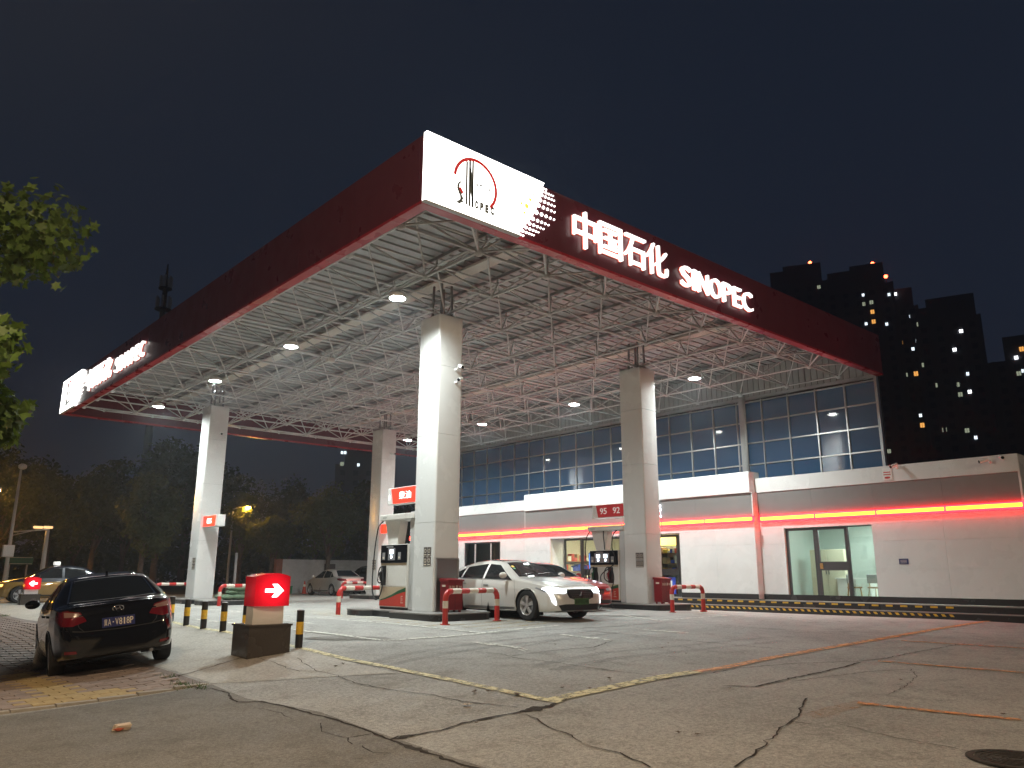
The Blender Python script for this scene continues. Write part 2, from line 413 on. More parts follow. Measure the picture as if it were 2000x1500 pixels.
mat('lamp_sodium_far', (.9,.5,.1), .4, emit=(1.0,.46,.06), es=1300.0)
mat('ceiling_light_warm', (.9,.8,.6), .4, emit=(1.0,.86,.58), es=42.0)
mat('ceiling_light_cool', (.9,.9,.9), .4, emit=(.90,1.0,.95), es=38.0)
mat('warm_cove', (.9,.6,.2), .4, emit=(1.0,.60,.10), es=2.2)
mat('headlight', (.9,.9,.95), .2, emit=(.82,.90,1.0), es=9.0)
mat('drl', (.9,.9,.95), .2, emit=(.95,.97,1.0), es=3.0)
mat('headlamp_off', (.30,.31,.33), .12, coat=.6)
mat('tail_red', (.12,.004,.008), .12, coat=1.0)
mat('tail_clear', (.24,.15,.13), .15, coat=1.0)
mat('car_glass', (.010,.012,.014), .04, coat=.3)
mat('window_glass', (.052,.115,.215), .05, spec=1.0, coat=1.0, bump=.10, bscale=1.0, stretch=(.01,2.2,.35))
mat('interior_wall', (.62,.60,.52), .6)
mat('interior_green', (.60,.66,.62), .6)
mat('interior_floor', (.35,.33,.30), .35)
mat('cabinet', (.52,.56,.54), .45)
mat('cabinet_beige', (.55,.50,.38), .45)
mat('wood', (.34,.20,.09), .5, var=.15, vscale=8)
mat('wood_red', (.32,.12,.06), .5)
mat('bark', (.13,.105,.08), .9, var=.35, vscale=9, bump=.5, bscale=30)
leaf_mat('leaf_dark', (.040,.062,.026))
leaf_mat('leaf_mid', (.070,.095,.034), .4)
leaf_mat('leaf_plane', (.085,.14,.032), .4, 5.0)
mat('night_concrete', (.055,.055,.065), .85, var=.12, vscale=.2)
mat('night_glass', (.012,.013,.018), .2)
mat('win_white', (.8,.8,.8), .4, emit=(.80,.92,1.0), es=1.3)
mat('win_bright', (.8,.8,.8), .4, emit=(.95,.97,1.0), es=2.6)
mat('win_dim', (.5,.5,.4), .4, emit=(.70,.78,.55), es=.28)
mat('win_orange', (.8,.5,.2), .4, emit=(1.0,.45,.10), es=.75)
mat('beacon', (.8,.1,.1), .4, emit=(1.0,.08,.03), es=14)
mat('road_sign_green', (.02,.12,.06), .5)
mat('cone', (.50,.05,.02), .5)
mat('bin_green', (.02,.18,.08), .5)
mat('litter', (.55,.45,.35), .6); mat('litter_red', (.4,.08,.04), .6)
mat('leaf_dead', (.10,.06,.03), .8)
mat('weed', (.05,.12,.025), .7)
mat('crack', (.028,.020,.014), .95, var=.4, vscale=30)
mat('patch_dark', (.05,.045,.04), .95, var=.4, vscale=20, bump=.8, bscale=60)
ground_mat('concrete', (.365,.362,.34), (.45,.445,.418), (.52,.52,.52), 1.0, .7, .6)
ground_mat('apron', (.40,.385,.345), (.47,.45,.40), (.80,.80,.80), 1.1, .35, .3)
ground_mat('asphalt', (.225,.217,.20), (.29,.28,.255), (.45,.45,.45), 1.3, .9, .4, .85)
ground_mat('soil', (.05,.045,.035), (.07,.065,.045), (.6,.6,.6), 1.0, .5, .4, .9)
ground_mat('paver_mortar', (.23,.195,.175), (.26,.22,.20), (.6,.6,.6), 1.0, .5, .4, .9)
mat('paver_a', (.29,.235,.21), .85, var=.22, vscale=7, bump=.2); mat('paver_b', (.31,.255,.23), .85, var=.22, vscale=7, bump=.2); mat('paver_c', (.26,.21,.19), .85, var=.22, vscale=7, bump=.2)
mat('tactile', (.42,.32,.16), .8, var=.2, vscale=9, bump=.2)
mat('kerb', (.34,.32,.28), .8, var=.15, vscale=6, bump=.2)
paint_mat('paint_yellow', (.62,.56,.30), .52); paint_mat('paint_white', (.66,.66,.60), .55); paint_mat('paint_yellow_led_lit', (.62,.27,.08), .55)  # orange here: yellow paint with red LED light put into its colour
paint_mat('tyre_mark', (.07,.065,.06), 1.35, .5); paint_mat('paint_hatch', (.60,.43,.10), 1.0); paint_mat('paint_faint', (.50,.28,.12), 1.15)

# ------------------------------------------------------------------ ground
def axis_lines(lo, hi, step, far):
    a = list(np.arange(lo, hi+1e-6, step)); d = step*1.5; x = hi
    while x < far: x += d; a.append(x); d *= 1.35
    d = step*1.5; x = lo
    while x > -far: x -= d; a.insert(0, x); d *= 1.35
    return np.array(a)
gx_ = axis_lines(-6, 30, .5, 330); gy_ = axis_lines(-4, 48, .5, 330)
XX, YY = np.meshgrid(gx_, gy_, indexing='ij'); P2 = np.stack([XX.ravel(), YY.ravel()], 1)
zz = np.concatenate([gh_arr(P2[i:i+4000]) for i in range(0, len(P2), 4000)])
g = MB(); ny_ = len(gy_); g.v = [(a, b, c) for (a, b), c in zip(P2.tolist(), zz.tolist())]
g.f = [(i*ny_+j, (i+1)*ny_+j, (i+1)*ny_+j+1, i*ny_+j+1) for i in range(len(gx_)-1) for j in range(ny_-1)]
ground = struct(obj('ground', g, 'concrete', smooth='all', recalc=False), 'grey cracked concrete forecourt and surrounding ground')
road = struct(obj('road', sheet([(4.43,11.05),(4.30,9.6),(4.50,8.2),(4.42,6.7),(4.36,5.6),(4.30,3.0),(4.6,-14),(-14,-14),(-14,11.0),(1.2,10.55)], .005, .4), 'asphalt', smooth='all', recalc=False), 'dark worn asphalt road in front of the forecourt')
apron = struct(obj('driveway_apron', sheet([(4.46,11.1),(6.3,9.4),(6.48,12.4),(6.48,25.5),(6.4,40),(5.2,40),(4.95,22),(4.42,13.5)], .005, .4), 'apron', smooth='all', recalc=False), 'pale concrete ramp rising to the forecourt')
walk = struct(obj('sidewalk', sheet([(4.40,11.12),(4.38,13.4),(4.9,22),(5.2,34),(-1.5,34),(-1.5,11.0),(1.2,10.75)], .004, .4), 'paver_mortar', smooth='all', recalc=False), 'pinkish paver sidewalk with a yellow tactile strip')
soil = struct(obj('planting_strip', sheet([(8,47),(60,47),(60,90),(-30,90),(-30,52)], .02, 2.0), 'soil', recalc=False), 'dark planted ground under the trees')
# sidewalk pavers, one by one where they show largest
pm = {}
def paver_mesh(w, d, mt):
    k = (w, d, mt)
    if k not in pm: pm[k] = mesh_of('paver', MB().box(-w/2, w/2, -d/2, d/2, -.03, .016, .006), mt)
    return pm[k]
cand = []
for j in range(120):
    y = 11.22+j*.165
    for i in range(20):
        x = -1.3+i*.318+(j % 2)*.155
        if x < 4.2-(0 if y < 13.4 else 0)+(max(0, y-13.4)*.06) and x > .1+max(0, (y-11))*.06:
            cand.append((math.hypot(x, y), x, y))
cand.sort()
rest = MB()
for n_, (dd, x, y) in enumerate(cand):
    tact = 2.62 < x < 3.12 or (y < 11.75 and 2.35 < x < 3.5)
    z = gh(x, y)
    if n_ < 300:
        o = put('paver', paver_mesh(.308, .158, 'tactile' if tact else random.choice(['paver_a', 'paver_a', 'paver_b', 'paver_c'])), walk, (x, y, z+random.uniform(-.004, .004)))
        o.rotation_euler = (math.atan(gh(x, y+.1)-gh(x, y-.1))*5*.2, -(gh(x+.1, y)-gh(x-.1, y))/.2, random.uniform(-.012, .012))
    elif not tact and y < 34:
        rest.box(x-.156, x+.156, y-.080, y+.080, z-.03, z+.006)
o = obj('paver_field', rest, 'paver_a', walk); o['kind'] = 'stuff'
tm = MB()
obj('tactile_strip', sheet([(2.65,20.6),(3.11,20.6),(3.4,32),(2.95,32)], .018, .4), 'tactile', walk, recalc=False)
# kerb stones along the asphalt
for k in range(9):
    x0 = .2+k*.47; x1 = x0+.455
    def ky(x): return 10.62+(x-.2)*.115
    z = gh((x0+x1)/2, ky(x0))
    obj('kerb_stone', MB().prism([(x0, ky(x0)), (x1, ky(x1)), (x1, ky(x1)+.11), (x0, ky(x0)+.11)], lambda a, b, d: (a, b, d), z-.1, z+.028), 'kerb', walk)
# painted lines
def px_line(pts): return [gpx(u, v)[:2] for u, v in pts]
def pline(name, pts, w, mt, dz=.012): return obj(name, ribbon(px_line(pts), w, dz), mt, ground, recalc=False)
pline('boundary_line', [(592,1267),(680,1289),(755,1303),(800,1313),(890,1331),(980,1350),(1055,1366),(1095,1373)], .13, 'paint_yellow')
obj('boundary_line', ribbon([(6.5,12.6),(6.5,16),(6.5,19.5),(6.5,25)], .12, .012), 'paint_yellow', ground, recalc=False)
pline('boundary_line', [(1080,1368),(1190,1345),(1300,1322),(1360,1313)], .20, 'paint_yellow')
pline('boundary_line', [(1360,1313),(1415,1305),(1500,1287),(1595,1270),(1740,1245),(1945,1212)], .17, 'paint_yellow_led_lit')
pline('bay_line', [(1675,1374),(1820,1390),(1995,1408)], .12, 'paint_yellow_led_lit')
pline('bay_line', [(1715,1292),(1850,1303),(2000,1315)], .12, 'paint_yellow_led_lit')
pline('bay_line', [(1760,1252),(2000,1267)], .12, 'paint_yellow_led_lit')
pline('bay_line', [(1580,1402),(1640,1385),(1690,1374)], .22, 'paint_faint')
pline('lane_line', [(530,1202),(680,1212),(800,1222),(941,1237)], .12, 'paint_white')
pline('lane_line', [(561,1230),(650,1239),(716,1248),(755,1252)], .12, 'paint_white')
pline('lane_line', [(755,1252),(860,1245),(875,1244)], .12, 'paint_white')
pline('lane_line', [(875,1244),(930,1239),(1000,1231),(1090,1222)], .12, 'paint_white')
pline('lane_line', [(1218,1203),(1288,1213)], .11, 'paint_white')
pline('lane_line', [(1288,1213),(1372,1206),(1420,1203)], .11, 'paint_white')
pline('lane_line', [(480,1206),(560,1213),(610,1219)], .11, 'paint_white')
pline('lane_line', [(330,1183),(400,1190),(470,1196)], .11, 'paint_white')
pline('lane_line', [(380,1210),(480,1220),(570,1232)], .11, 'paint_white')
def arrow(u0, v0, u1, v1, hw=.34):
    a = gpx(u0, v0)[:2]; b = gpx(u1, v1)[:2]; d = (b-a)/np.linalg.norm(b-a); n = np.array([-d[1], d[0]]); L = np.linalg.norm(b-a)
    poly = [a, a+d*.62+n*hw*.5, a+d*.62+n*.07, a+d*L+n*.07, a+d*L-n*.07, a+d*.62-n*.07, a+d*.62-n*hw*.5]
    obj('lane_arrow', sheet([tuple(p) for p in poly], .012, .2), 'paint_white', ground, recalc=False)
arrow(915, 1254, 1016, 1266); arrow(1240, 1230, 1345, 1237); arrow(1200, 1252, 1095, 1240); arrow(1005, 1265, 1010, 1266.5, .1)
# worn yellow hatching round the pump islands
for (x0, x1, y0, y1) in ((10.0, 10.9, 14.0, 19.8), (10.6, 13.0, 12.9, 14.9), (10.2, 12.8, 19.4, 21.5), (10.2, 11.3, 27.5, 30), (18.6, 20.9, 13.4, 14.6)):
    n = int((y1-y0)/.55)
    for k in range(n):
        y = y0+k*.55
        obj('hatch_stripe', ribbon([(x0, y), (x1, y+.45)], .13, .010), 'paint_hatch', ground, recalc=False)
for pts in ([(1050,1300),(1180,1275),(1330,1262),(1500,1245)], [(1080,1310),(1215,1284),(1360,1270),(1530,1252)], [(700,1300),(830,1272),(990,1250),(1180,1230)], [(735,1306),(870,1277),(1030,1256),(1210,1236)]):
    obj('tyre_mark', ribbon(px_line(pts), .19, .0065, step=.3), 'tyre_mark', ground, recalc=False)
# cracks
CR = [([(333,1324),(351,1320),(387,1311),(426,1299),(456,1290),(480,1283)], .035), ([(288,1318),(315,1323),(339,1332),(372,1339),(393,1347),(414,1346),(444,1354),(453,1365),(465,1373),(507,1371)], .04),
 ([(507,1371),(515,1372),(554,1380),(620,1398),(665,1410),(710,1425),(761,1447),(800,1462),(845,1474),(890,1491),(926,1500),(990,1522)], .055),
 ([(761,1447),(779,1440),(815,1435),(860,1428),(905,1414),(950,1404),(992,1396),(1016,1392)], .045), ([(1016,1392),(1050,1383),(1075,1380),(1115,1362),(1190,1347),(1260,1333),(1310,1325)], .06),
 ([(1310,1325),(1390,1315),(1450,1305),(1550,1297),(1680,1292),(1725,1287),(1800,1272),(1885,1257)], .03), ([(1410,1340),(1475,1342),(1525,1330),(1600,1315),(1680,1295)], .045),
 ([(1000,1285),(1100,1297),(1200,1312),(1300,1322)], .035), ([(1000,1282),(1075,1272),(1160,1265),(1197,1252)], .03), ([(960,1239),(1000,1235),(1150,1227),(1225,1222),(1320,1215),(1450,1225),(1550,1232),(1700,1245)], .04),
 ([(1135,1232),(1250,1242),(1350,1252),(1450,1262),(1575,1272)], .03), ([(1435,1500),(1475,1472),(1510,1440),(1540,1412),(1560,1400),(1570,1370),(1575,1365)], .03), ([(1542,1410),(1560,1413),(1585,1416)], .02),
 ([(1000,1395),(1030,1397),(1055,1410),(1075,1422),(1115,1437),(1137,1452)], .022), ([(1155,1460),(1210,1472),(1250,1490),(1270,1500)], .022), ([(1635,1415),(1700,1430),(1750,1442),(1810,1452),(1900,1470)], .016),
 ([(692,1335),(755,1347),(800,1353),(845,1359),(902,1371),(941,1375),(1010,1383)], .025), ([(626,1414),(629,1431),(650,1438),(680,1443),(725,1435)], .02), ([(680,1443),(688,1455)], .018), ([(707,1458),(728,1471),(760,1473)], .018),
 ([(580,1286),(600,1300),(620,1312),(660,1320),(692,1335)], .014), ([(500,1284),(540,1296),(560,1306),(585,1312)], .014), ([(505,1385),(545,1394),(570,1405)], .014),
 ([(1500,1335),(1560,1330),(1640,1320),(1700,1312),(1780,1308)], .02), ([(1780,1308),(1790,1322),(1770,1340),(1735,1358)], .014), ([(1000,1268),(1050,1258),(1100,1250)], .018), ([(0,1203),(30,1217),(63,1233)], .05),
 ([(950,1276),(985,1280),(1000,1283)], .02), ([(800,1232),(860,1240),(905,1248)], .012), ([(590,1256),(640,1250),(690,1246)], .014)]
for pts, w in CR:
    obj('crack', ribbon(px_line(pts), w*.62, .009, jag=.011, step=.09), 'crack', ground, recalc=False)
for (u0, v0, u1, v1, w_, s_) in ((1012,1393,1085,1378,.13,1), (775,1453,840,1473,.07,3), (765,1446,815,1436,.07,4), (930,1409,965,1402,.05,6)):
    random.seed(s_); P0 = gpx(u0, v0)[:2]; P1 = gpx(u1, v1)[:2]; d_ = (P1-P0)/np.linalg.norm(P1-P0); n_ = np.array([-d_[1], d_[0]]); K = 12
    hi_ = [tuple(P0+(P1-P0)*k/K+n_*w_*math.sin(PI*k/K)*random.uniform(.35, 1.1)) for k in range(K+1)]; lo_ = [tuple(P0+(P1-P0)*k/K-n_*w_*math.sin(PI*k/K)*random.uniform(.2, .8)) for k in range(1, K)]
    obj('pothole', sheet(hi_+lo_[::-1], .008, .12), 'patch_dark', ground, recalc=False)
for (u, v, a, b) in ((678,1247,1.1,.35), (1205,1203,1.2,.4)):   # patched spots
    c = gpx(u, v); poly = [(c[0]+a*math.cos(t)*.5-b*math.sin(t)*.5, c[1]-a*math.cos(t)*.5-b*math.sin(t)*.5) for t in np.arange(0, 2*PI, .3)]
    obj('asphalt_patch', sheet(poly, .008, .2), 'asphalt', ground, recalc=False)
# manhole
c = gpx(1985, 1486)
mh = thing('manhole_cover', 'round iron manhole cover set in the concrete', 'manhole', (c[0], c[1], c[2]+.004))
obj('rim', MB().lathe([(.30,0),(.36,.0),(.36,.014),(.30,.014)], (0,0,0), 'z', 40), 'patch_dark', mh, local=True)
obj('lid', MB().lathe([(0,.008),(.295,.008)], (0,0,0), 'z', 40), 'patch_dark', mh, local=True)
for k in range(5): obj('tread_ring', MB().lathe([(.05+k*.05,.008),(.05+k*.05,.014),(.07+k*.05,.014),(.07+k*.05,.008)], (0,0,0), 'z', 40), 'patch_dark', mh, local=True)

# ------------------------------------------------------------------ canopy
CX0, CX1, CY0, CY1, FZ0, FZ1 = 7.65, 26.96, 11.15, 38.23, 7.80, 9.20
canopy = thing('canopy', 'large dark red forecourt canopy on a white steel space frame', 'canopy', (CX0, CY0, FZ0))
def fascia_row(n, fn, label=None):
    for k in range(n):
        obj('fascia_panel', fn(k/n, (k+1)/n), 'maroon', canopy)
def fy(y0, y1): 
    def f(a, b):
        xa = CX0+(CX1-CX0)*a+.003; xb = CX0+(CX1-CX0)*b-.003
        return MB().box(xa, xb, y0, y1, FZ0+.03, FZ1)
    return f
def fx(x0, x1):
    def f(a, b):
        ya = CY0+.14+(CY1-CY0-.28)*a+.003; yb = CY0+.14+(CY1-CY0-.28)*b-.003
        return MB().box(x0, x1, ya, yb, FZ0+.03, FZ1)
    return f
fascia_row(8, fy(CY0, CY0+.13)); fascia_row(8, fy(CY1-.13, CY1)); fascia_row(11, fx(CX0, CX0+.13))
for (a, b, c, d) in ((CX0-.012, CX1, CY0-.012, CY0+.21), (CX0-.012, CX1, CY1-.21, CY1+.012)):
    for k in range(8): obj('edge_trim', MB().box(a+(b-a)*k/8, a+(b-a)*(k+1)/8-.004, c, d, FZ0-.035, FZ0+.027), 'red_trim', canopy)
for k in range(11):
    y0 = CY0+.212+(CY1-CY0-.424)*k/11; obj('edge_trim', MB().box(CX0-.012, CX0+.21, y0, y0+(CY1-CY0-.424)/11-.004, FZ0-.035, FZ0+.027), 'red_trim', canopy)
# corrugated deck
dk = MB(); y = CY0+.15; prof = []
while y < CY1-.15:
    prof += [(y, 9.02), (y+.345, 9.02), (y+.352, 8.975), (y+.378, 8.975), (y+.385, 9.02)]; y += .385
for a, b in prof: dk.v += [(CX0+.14, a, b), (CX1, a, b)]
dk.f = [(2*i, 2*i+1, 2*i+3, 2*i+2) for i in range(len(prof)-1)]
obj('roof_deck', dk, 'deck', canopy, recalc=False)
obj('roof_sheet', MB().box(CX0+.14, CX1, CY0+.15, CY1-.15, 9.06, 9.10), 'deck', canopy)
# space frame
BX = [7.985+2.035*i for i in range(10)]; BY = [12.40+1.969*j for j in range(13)]; ZB = 7.86
TX = [BX[i]+1.0175 for i in range(9)]; TY = [BY[0]-.985+1.969*j for j in range(14)]; ZT = 8.72
unit_bar = mesh_of('bar', MB().cyl((0,0,0), (0,0,1), 1, n=8, cap=False), 'truss', smooth='all')
ball_me = mesh_of('ball_node', MB().sphere((0,0,0), 1, 12, 8), 'truss', smooth='all')
cone_me = None
C0 = Vector((CX0, CY0, FZ0)); diag_n = 0; diag_rest = MB()
def bar(name, a, b, r):
    a = Vector(a); b = Vector(b); d = b-a
    o = put(name, unit_bar, canopy, a-C0, None, (r, r, d.length)); o.rotation_mode = 'QUATERNION'; o.rotation_quaternion = d.to_track_quat('Z', 'Y'); return o
def node(a, r): put('ball_node', ball_me, canopy, Vector(a)-C0, None, (r, r, r))
for i, x in enumerate(BX):
    for j, y in enumerate(BY):
        node((x, y, ZB), .105 if (j == 0 or i in (0, 9) or j == 12) else .082)
        if i < 9: bar('bottom_chord', (x, y, ZB), (BX[i+1], y, ZB), .031)
        if j < 12: bar('bottom_chord', (x, y, ZB), (x, BY[j+1], ZB), .031)
for i, x in enumerate(TX):
    for j, y in enumerate(TY):
        node((x, y, ZT), .07)
        if i < 8: bar('top_chord', (x, y, ZT), (TX[i+1], y, ZT), .029)
        if j < 13: bar('top_chord', (x, y, ZT), (x, TY[j+1], ZT), .029)
        obj_st = put('purlin_stub', unit_bar, canopy, Vector((x, y, ZT))-C0, None, (.028, .028, .16))
diags = []
for i, x in enumerate(BX):
    for j, y in enumerate(BY):
        for dx in (-1, 0):
            for dy in (0, 1):
                ii = i+dx; jj = j+dy
                if 0 <= ii < 9 and 0 <= jj < 14: diags.append(((x, y, ZB), (TX[ii], TY[jj], ZT)))
diags.sort(key=lambda d: math.hypot(d[0][0], d[0][1]))
for k, (a, b) in enumerate(diags):
    if k < 300: bar('diagonal', a, b, .024)
    else: diag_rest.cyl(a, b, .024, n=6, cap=False)
o = obj('diagonal_field', diag_rest, 'truss', canopy, smooth='all'); o['kind'] = 'stuff'
for yy in (TY[0]+.02, TY[-1]-.02):            # edge braces down to the fascia
    jy = BY[0] if yy < 20 else BY[-1]
    for i, x in enumerate(TX):
        node((x, yy, ZB+.1), .06); bar('edge_brace', (BX[i], jy, ZB), (x, yy, ZB+.1), .026); bar('edge_brace', (BX[i+1], jy, ZB), (x, yy, ZB+.1), .026)
        if i < 8: bar('edge_chord', (x, yy, ZB+.1), (TX[i+1], yy, ZB+.1), .026)
for x in TX: obj('purlin', MB().box(x-.035, x+.035, CY0+.15, CY1-.15, 8.87, 8.96), 'purlin', canopy)
for x in (BX[2], BX[6]+1.0): obj('gutter_tray', MB().box(x-.2, x+.2, CY0+.3, CY1-.3, 8.80, 8.862), 'tray', canopy)
# sign on a fascia: s runs along the face from the corner, z up, d outwards
def fascia_sign(fn):
    first = [(10.10,7.87),(10.17,7.97),(10.26,8.08),(10.36,8.20),(10.46,8.34),(10.56,8.52),(10.63,8.70),(10.68,8.84),(10.72,8.97),(10.75,9.07),(10.77,9.145)]
    first = [(x-7.65, z) for x, z in first]
    edge = [(2.34, FZ0+.005)] + [(x-.10, z) for x, z in first] + [(3.06, FZ1+.02)]
    poly = [(-.015, FZ0+.005)] + edge + [(-.015, FZ1+.02)]
    lb = obj('lightbox_face', MB().prism(poly, fn, .0, .10), 'sign_white', canopy)
    obj('lightbox_frame', MB().prism([(-.02, FZ0-.03), (2.36, FZ0-.03), (2.36, FZ0+.003), (-.02, FZ0+.003)], fn, .0, .105), 'alu_matte', canopy)
    # dots fading into the red
    rad = [.036,.045,.05,.056,.062,.07,.064,.058,.052,.045,.036]; cnt = [2,5,5,5,5,5,5,5,5,5,2]
    for r_, ((s, z), rr, cn) in enumerate(zip(first, rad, cnt)):
        x = s
        for k in range(cn):
            r2 = rr*(1-.13*k)*.62
            me = MB().prism([(x+r2*math.cos(t), z+r2*math.sin(t)) for t in np.arange(0, 2*PI, PI/7)], fn, .0, .018)
            obj('light_dot', me, 'sign_white', canopy); x += rr*2.12-.012*k
    for (x, z, r_) in ((10.19,8.51,.035),(10.29,8.69,.025),(10.39,8.83,.015),(10.12,8.34,.022),(10.04,8.52,.022),(9.91,8.51,.014),(10.08,8.2,.014),(10.14,8.70,.014)):
        obj('gold_dot', MB().prism([(x-7.65+r_*1.6*math.cos(t), z+r_*1.6*math.sin(t)) for t in np.arange(0, 2*PI, PI/6)], fn, .10, .106), 'logo_gold', lb)
    # emblem
    cx, cz, R_ = 8.83-7.65, 8.515, .52
    def arc(t0, t1, w, n=40):
        ts = np.linspace(t0, t1, n); return [(cx+(R_+w)*math.cos(t), cz+(R_+w)*math.sin(t)) for t in ts] + [(cx+(R_-w)*math.cos(t), cz+(R_-w)*math.sin(t)) for t in ts[::-1]]
    am = MB(); A = arc(math.radians(-45), math.radians(176), .034); n = len(A)//2
    for k in range(n-1):
        am.prism([A[k], A[k+1], A[2*n-2-k], A[2*n-1-k]], fn, .10, .107)
    obj('emblem_ring', am, 'logo_red', lb)
    def stroke(pts, ws, mt, nm='emblem_stroke'):
        b = MB()
        for k in range(len(pts)-1):
            a_, c_ = np.array(pts[k]), np.array(pts[k+1]); d = (c_-a_)/np.linalg.norm(c_-a_); nn = np.array([-d[1], d[0]])
            b.prism([tuple(a_+nn*ws[k]), tuple(a_-nn*ws[k]), tuple(c_-nn*ws[k+1]), tuple(c_+nn*ws[k+1])], fn, .10, .107)
        obj(nm, b, mt, lb)
    o_ = 7.65
    stroke([(8.47-o_,8.46),(8.41-o_,8.40),(8.39-o_,8.32),(8.41-o_,8.24),(8.47-o_,8.17),(8.49-o_,8.08),(8.46-o_,8.02),(8.37-o_,8.00)], [.014,.022,.030,.030,.032,.042,.044,.022], 'logo_grey')
    stroke([(8.43-o_,8.32),(8.51-o_,8.22)], [.030,.030], 'logo_red')
    stroke([(8.60-o_,8.94),(8.60-o_,8.01)], [.024,.024], 'logo_grey')
    stroke([(8.675-o_,9.0),(8.675-o_,8.0)], [.026,.024], 'logo_grey'); stroke([(8.75-o_,9.0),(8.75-o_,8.0)], [.024,.026], 'logo_grey'); stroke([(8.675-o_,8.95),(8.715-o_,8.5),(8.75-o_,8.05)], [.012,.036,.012], 'logo_grey')
    for ch, a0 in (('O', 8.81), ('P', 8.94), ('E', 9.07), ('C', 9.21)):
        obj('emblem_letter', text_on(ch, lambda a, b, d: fn(a, b, .10+d), a0-o_, a0-o_+.095, 8.0, 8.185, .007, .085), 'logo_grey', lb)
    for k, ch in enumerate('中国石化'):
        obj('emblem_letter', text_on(ch, lambda a, b, d: fn(a, b, .10+d), 8.82-o_+.105*k, 8.90-o_+.105*k, 8.48, 8.56, .007, .05), 'logo_grey', lb)
    for ch, a0, a1, b0, b1 in (('中',11.62,12.38,8.09,8.96),('国',12.46,13.23,8.13,8.91),('石',13.34,14.10,8.13,8.90),('化',14.16,14.95,8.13,8.93)):
        w_ = obj('letter', text_on(ch, lambda a, b, d: fn(a, b, .03+d), a0-o_, a1-o_, b0, b1, .08, -.006), 'letter_white', canopy)
        obj('rim', text_on(ch, lambda a, b, d: fn(a, b, .005+d), a0-o_-.010, a1-o_+.010, b0-.010, b1+.010, .022, .006), 'letter_rim', w_)
    x = 15.50; widths = {'S':.42,'I':.14,'N':.44,'O':.49,'P':.41,'E':.38,'C':.45}
    for ch in 'SINOPEC':
        w0 = widths[ch]
        w_ = obj('letter', text_on(ch, lambda a, b, d: fn(a, b, .03+d), x-o_, x-o_+w0, 8.14, 8.68, .08, -.008), 'letter_white', canopy)
        obj('rim', text_on(ch, lambda a, b, d: fn(a, b, .005+d), x-o_-.012, x-o_+w0+.012, 8.128, 8.692, .022, .004), 'letter_rim', w_)
        x += w0+.085
fascia_sign(lambda s, z, d: (CX0+s, CY0-d, z))
fascia_sign(lambda s, z, d: (CX0-d, CY1-s, z))

# lamps under the canopy
LAMP_W = 270.0
for k, (x, y) in enumerate([(10.02, 15.55), (10.02, 21.25), (10.02, 27.05), (10.02, 32.95), (22.15, 15.5), (22.15, 21.25), (22.15, 27.0), (22.15, 32.9)]):
    side = 'over the lane beside the red left fascia' if k < 4 else 'on the side towards the glass building'
    L = thing('canopy_lamp', ('round white LED lamp hung under the canopy, ' + side), 'lamp', (x, y, 7.70), 0, 'lamps under the canopy')
    obj('housing', MB().lathe([(0,.10),(.10,.10),(.19,.05),(.205,-.055),(.195,-.057),(.178,.012)], (0,0,0), 'z', 24), 'white_plastic', L, smooth=30, local=True)
    obj('diffuser', MB().lathe([(0,-.004),(.12,-.004),(.172,.002),(.172,.006)], (0,0,0), 'z', 24), 'lamp_white', L, local=True)
    obj('hanger', MB().cyl((0,0,.09), (0,0,.17), .02, n=8), 'steel', L, local=True)
    ld = bpy.data.lights.new('canopy_lamp_light', 'AREA'); ld.shape = 'DISK'; ld.size = .33; ld.energy = LAMP_W; ld.color = (.92, 1.0, .975); ld.spread = math.radians(162)
    lo_ = bpy.data.objects.new('light', ld); COL.objects.link(lo_); lo_.parent = L; lo_.location = (0, 0, -.012)
    L['label'] = ['round LED lamp under the canopy beside the front left pillar', 'second LED lamp along the left fascia, counting from the front left pillar', 'third LED lamp along the left fascia, counting from the front left pillar', 'LED lamp under the canopy beside the pillar with the CNG sign', 'LED lamp under the canopy near the pillar with the 95 and 92 sign', 'second LED lamp along the glass facade, counting from the 95 and 92 pillar', 'third LED lamp along the glass facade, counting from the 95 and 92 pillar', 'fourth LED lamp along the glass facade, counting from the 95 and 92 pillar'][k]
for k, (u, v) in enumerate([(645,703),(1010,780)]):     # small boxes hung from the frame
    p = gz(u, v, 7.72)
    b = thing('junction_box', ['pale junction box hanging from the space frame near the front left pillar', 'pale junction box hanging from the space frame above the white sedan lane'][k], 'junction box', p)
    obj('case', MB().box(-.12,.12,-.09,.09,-.08,.06,.01), 'white_plastic', b, local=True); obj('hanger', MB().cyl((0,0,.05), (0,0,.14), .015, n=6), 'steel', b, local=True)
# ------------------------------------------------------------------ islands, pillars, pumps
PIL = {'a': (11.65, 16.00, .00), 'b': (19.82, 16.00, .03), 'c': (11.65, 31.62, -.05), 'd': (19.78, 31.50, -.02)}
PW, PD = .78, .90
NAMES = {'a': 'with the red 柴油 sign', 'b': 'with the 95 and 92 sign', 'c': 'with the red CNG sign', 'd': 'standing behind the diesel pump'}
def round_poly(P, r, n=5):
    out = []
    for i in range(len(P)):
        p0 = np.array(P[i-1]); p = np.array(P[i]); p2 = np.array(P[(i+1) % len(P)])
        a = (p0-p)/np.linalg.norm(p0-p); b = (p2-p)/np.linalg.norm(p2-p); rr = r[i] if isinstance(r, list) else r
        if rr <= 0: out.append(tuple(p)); continue
        s0 = p+a*rr; s1 = p+b*rr
        for k in range(n+1):
            t = k/n; out.append(tuple((1-t)**2*s0+2*t*(1-t)*p+t*t*s1))
    return out
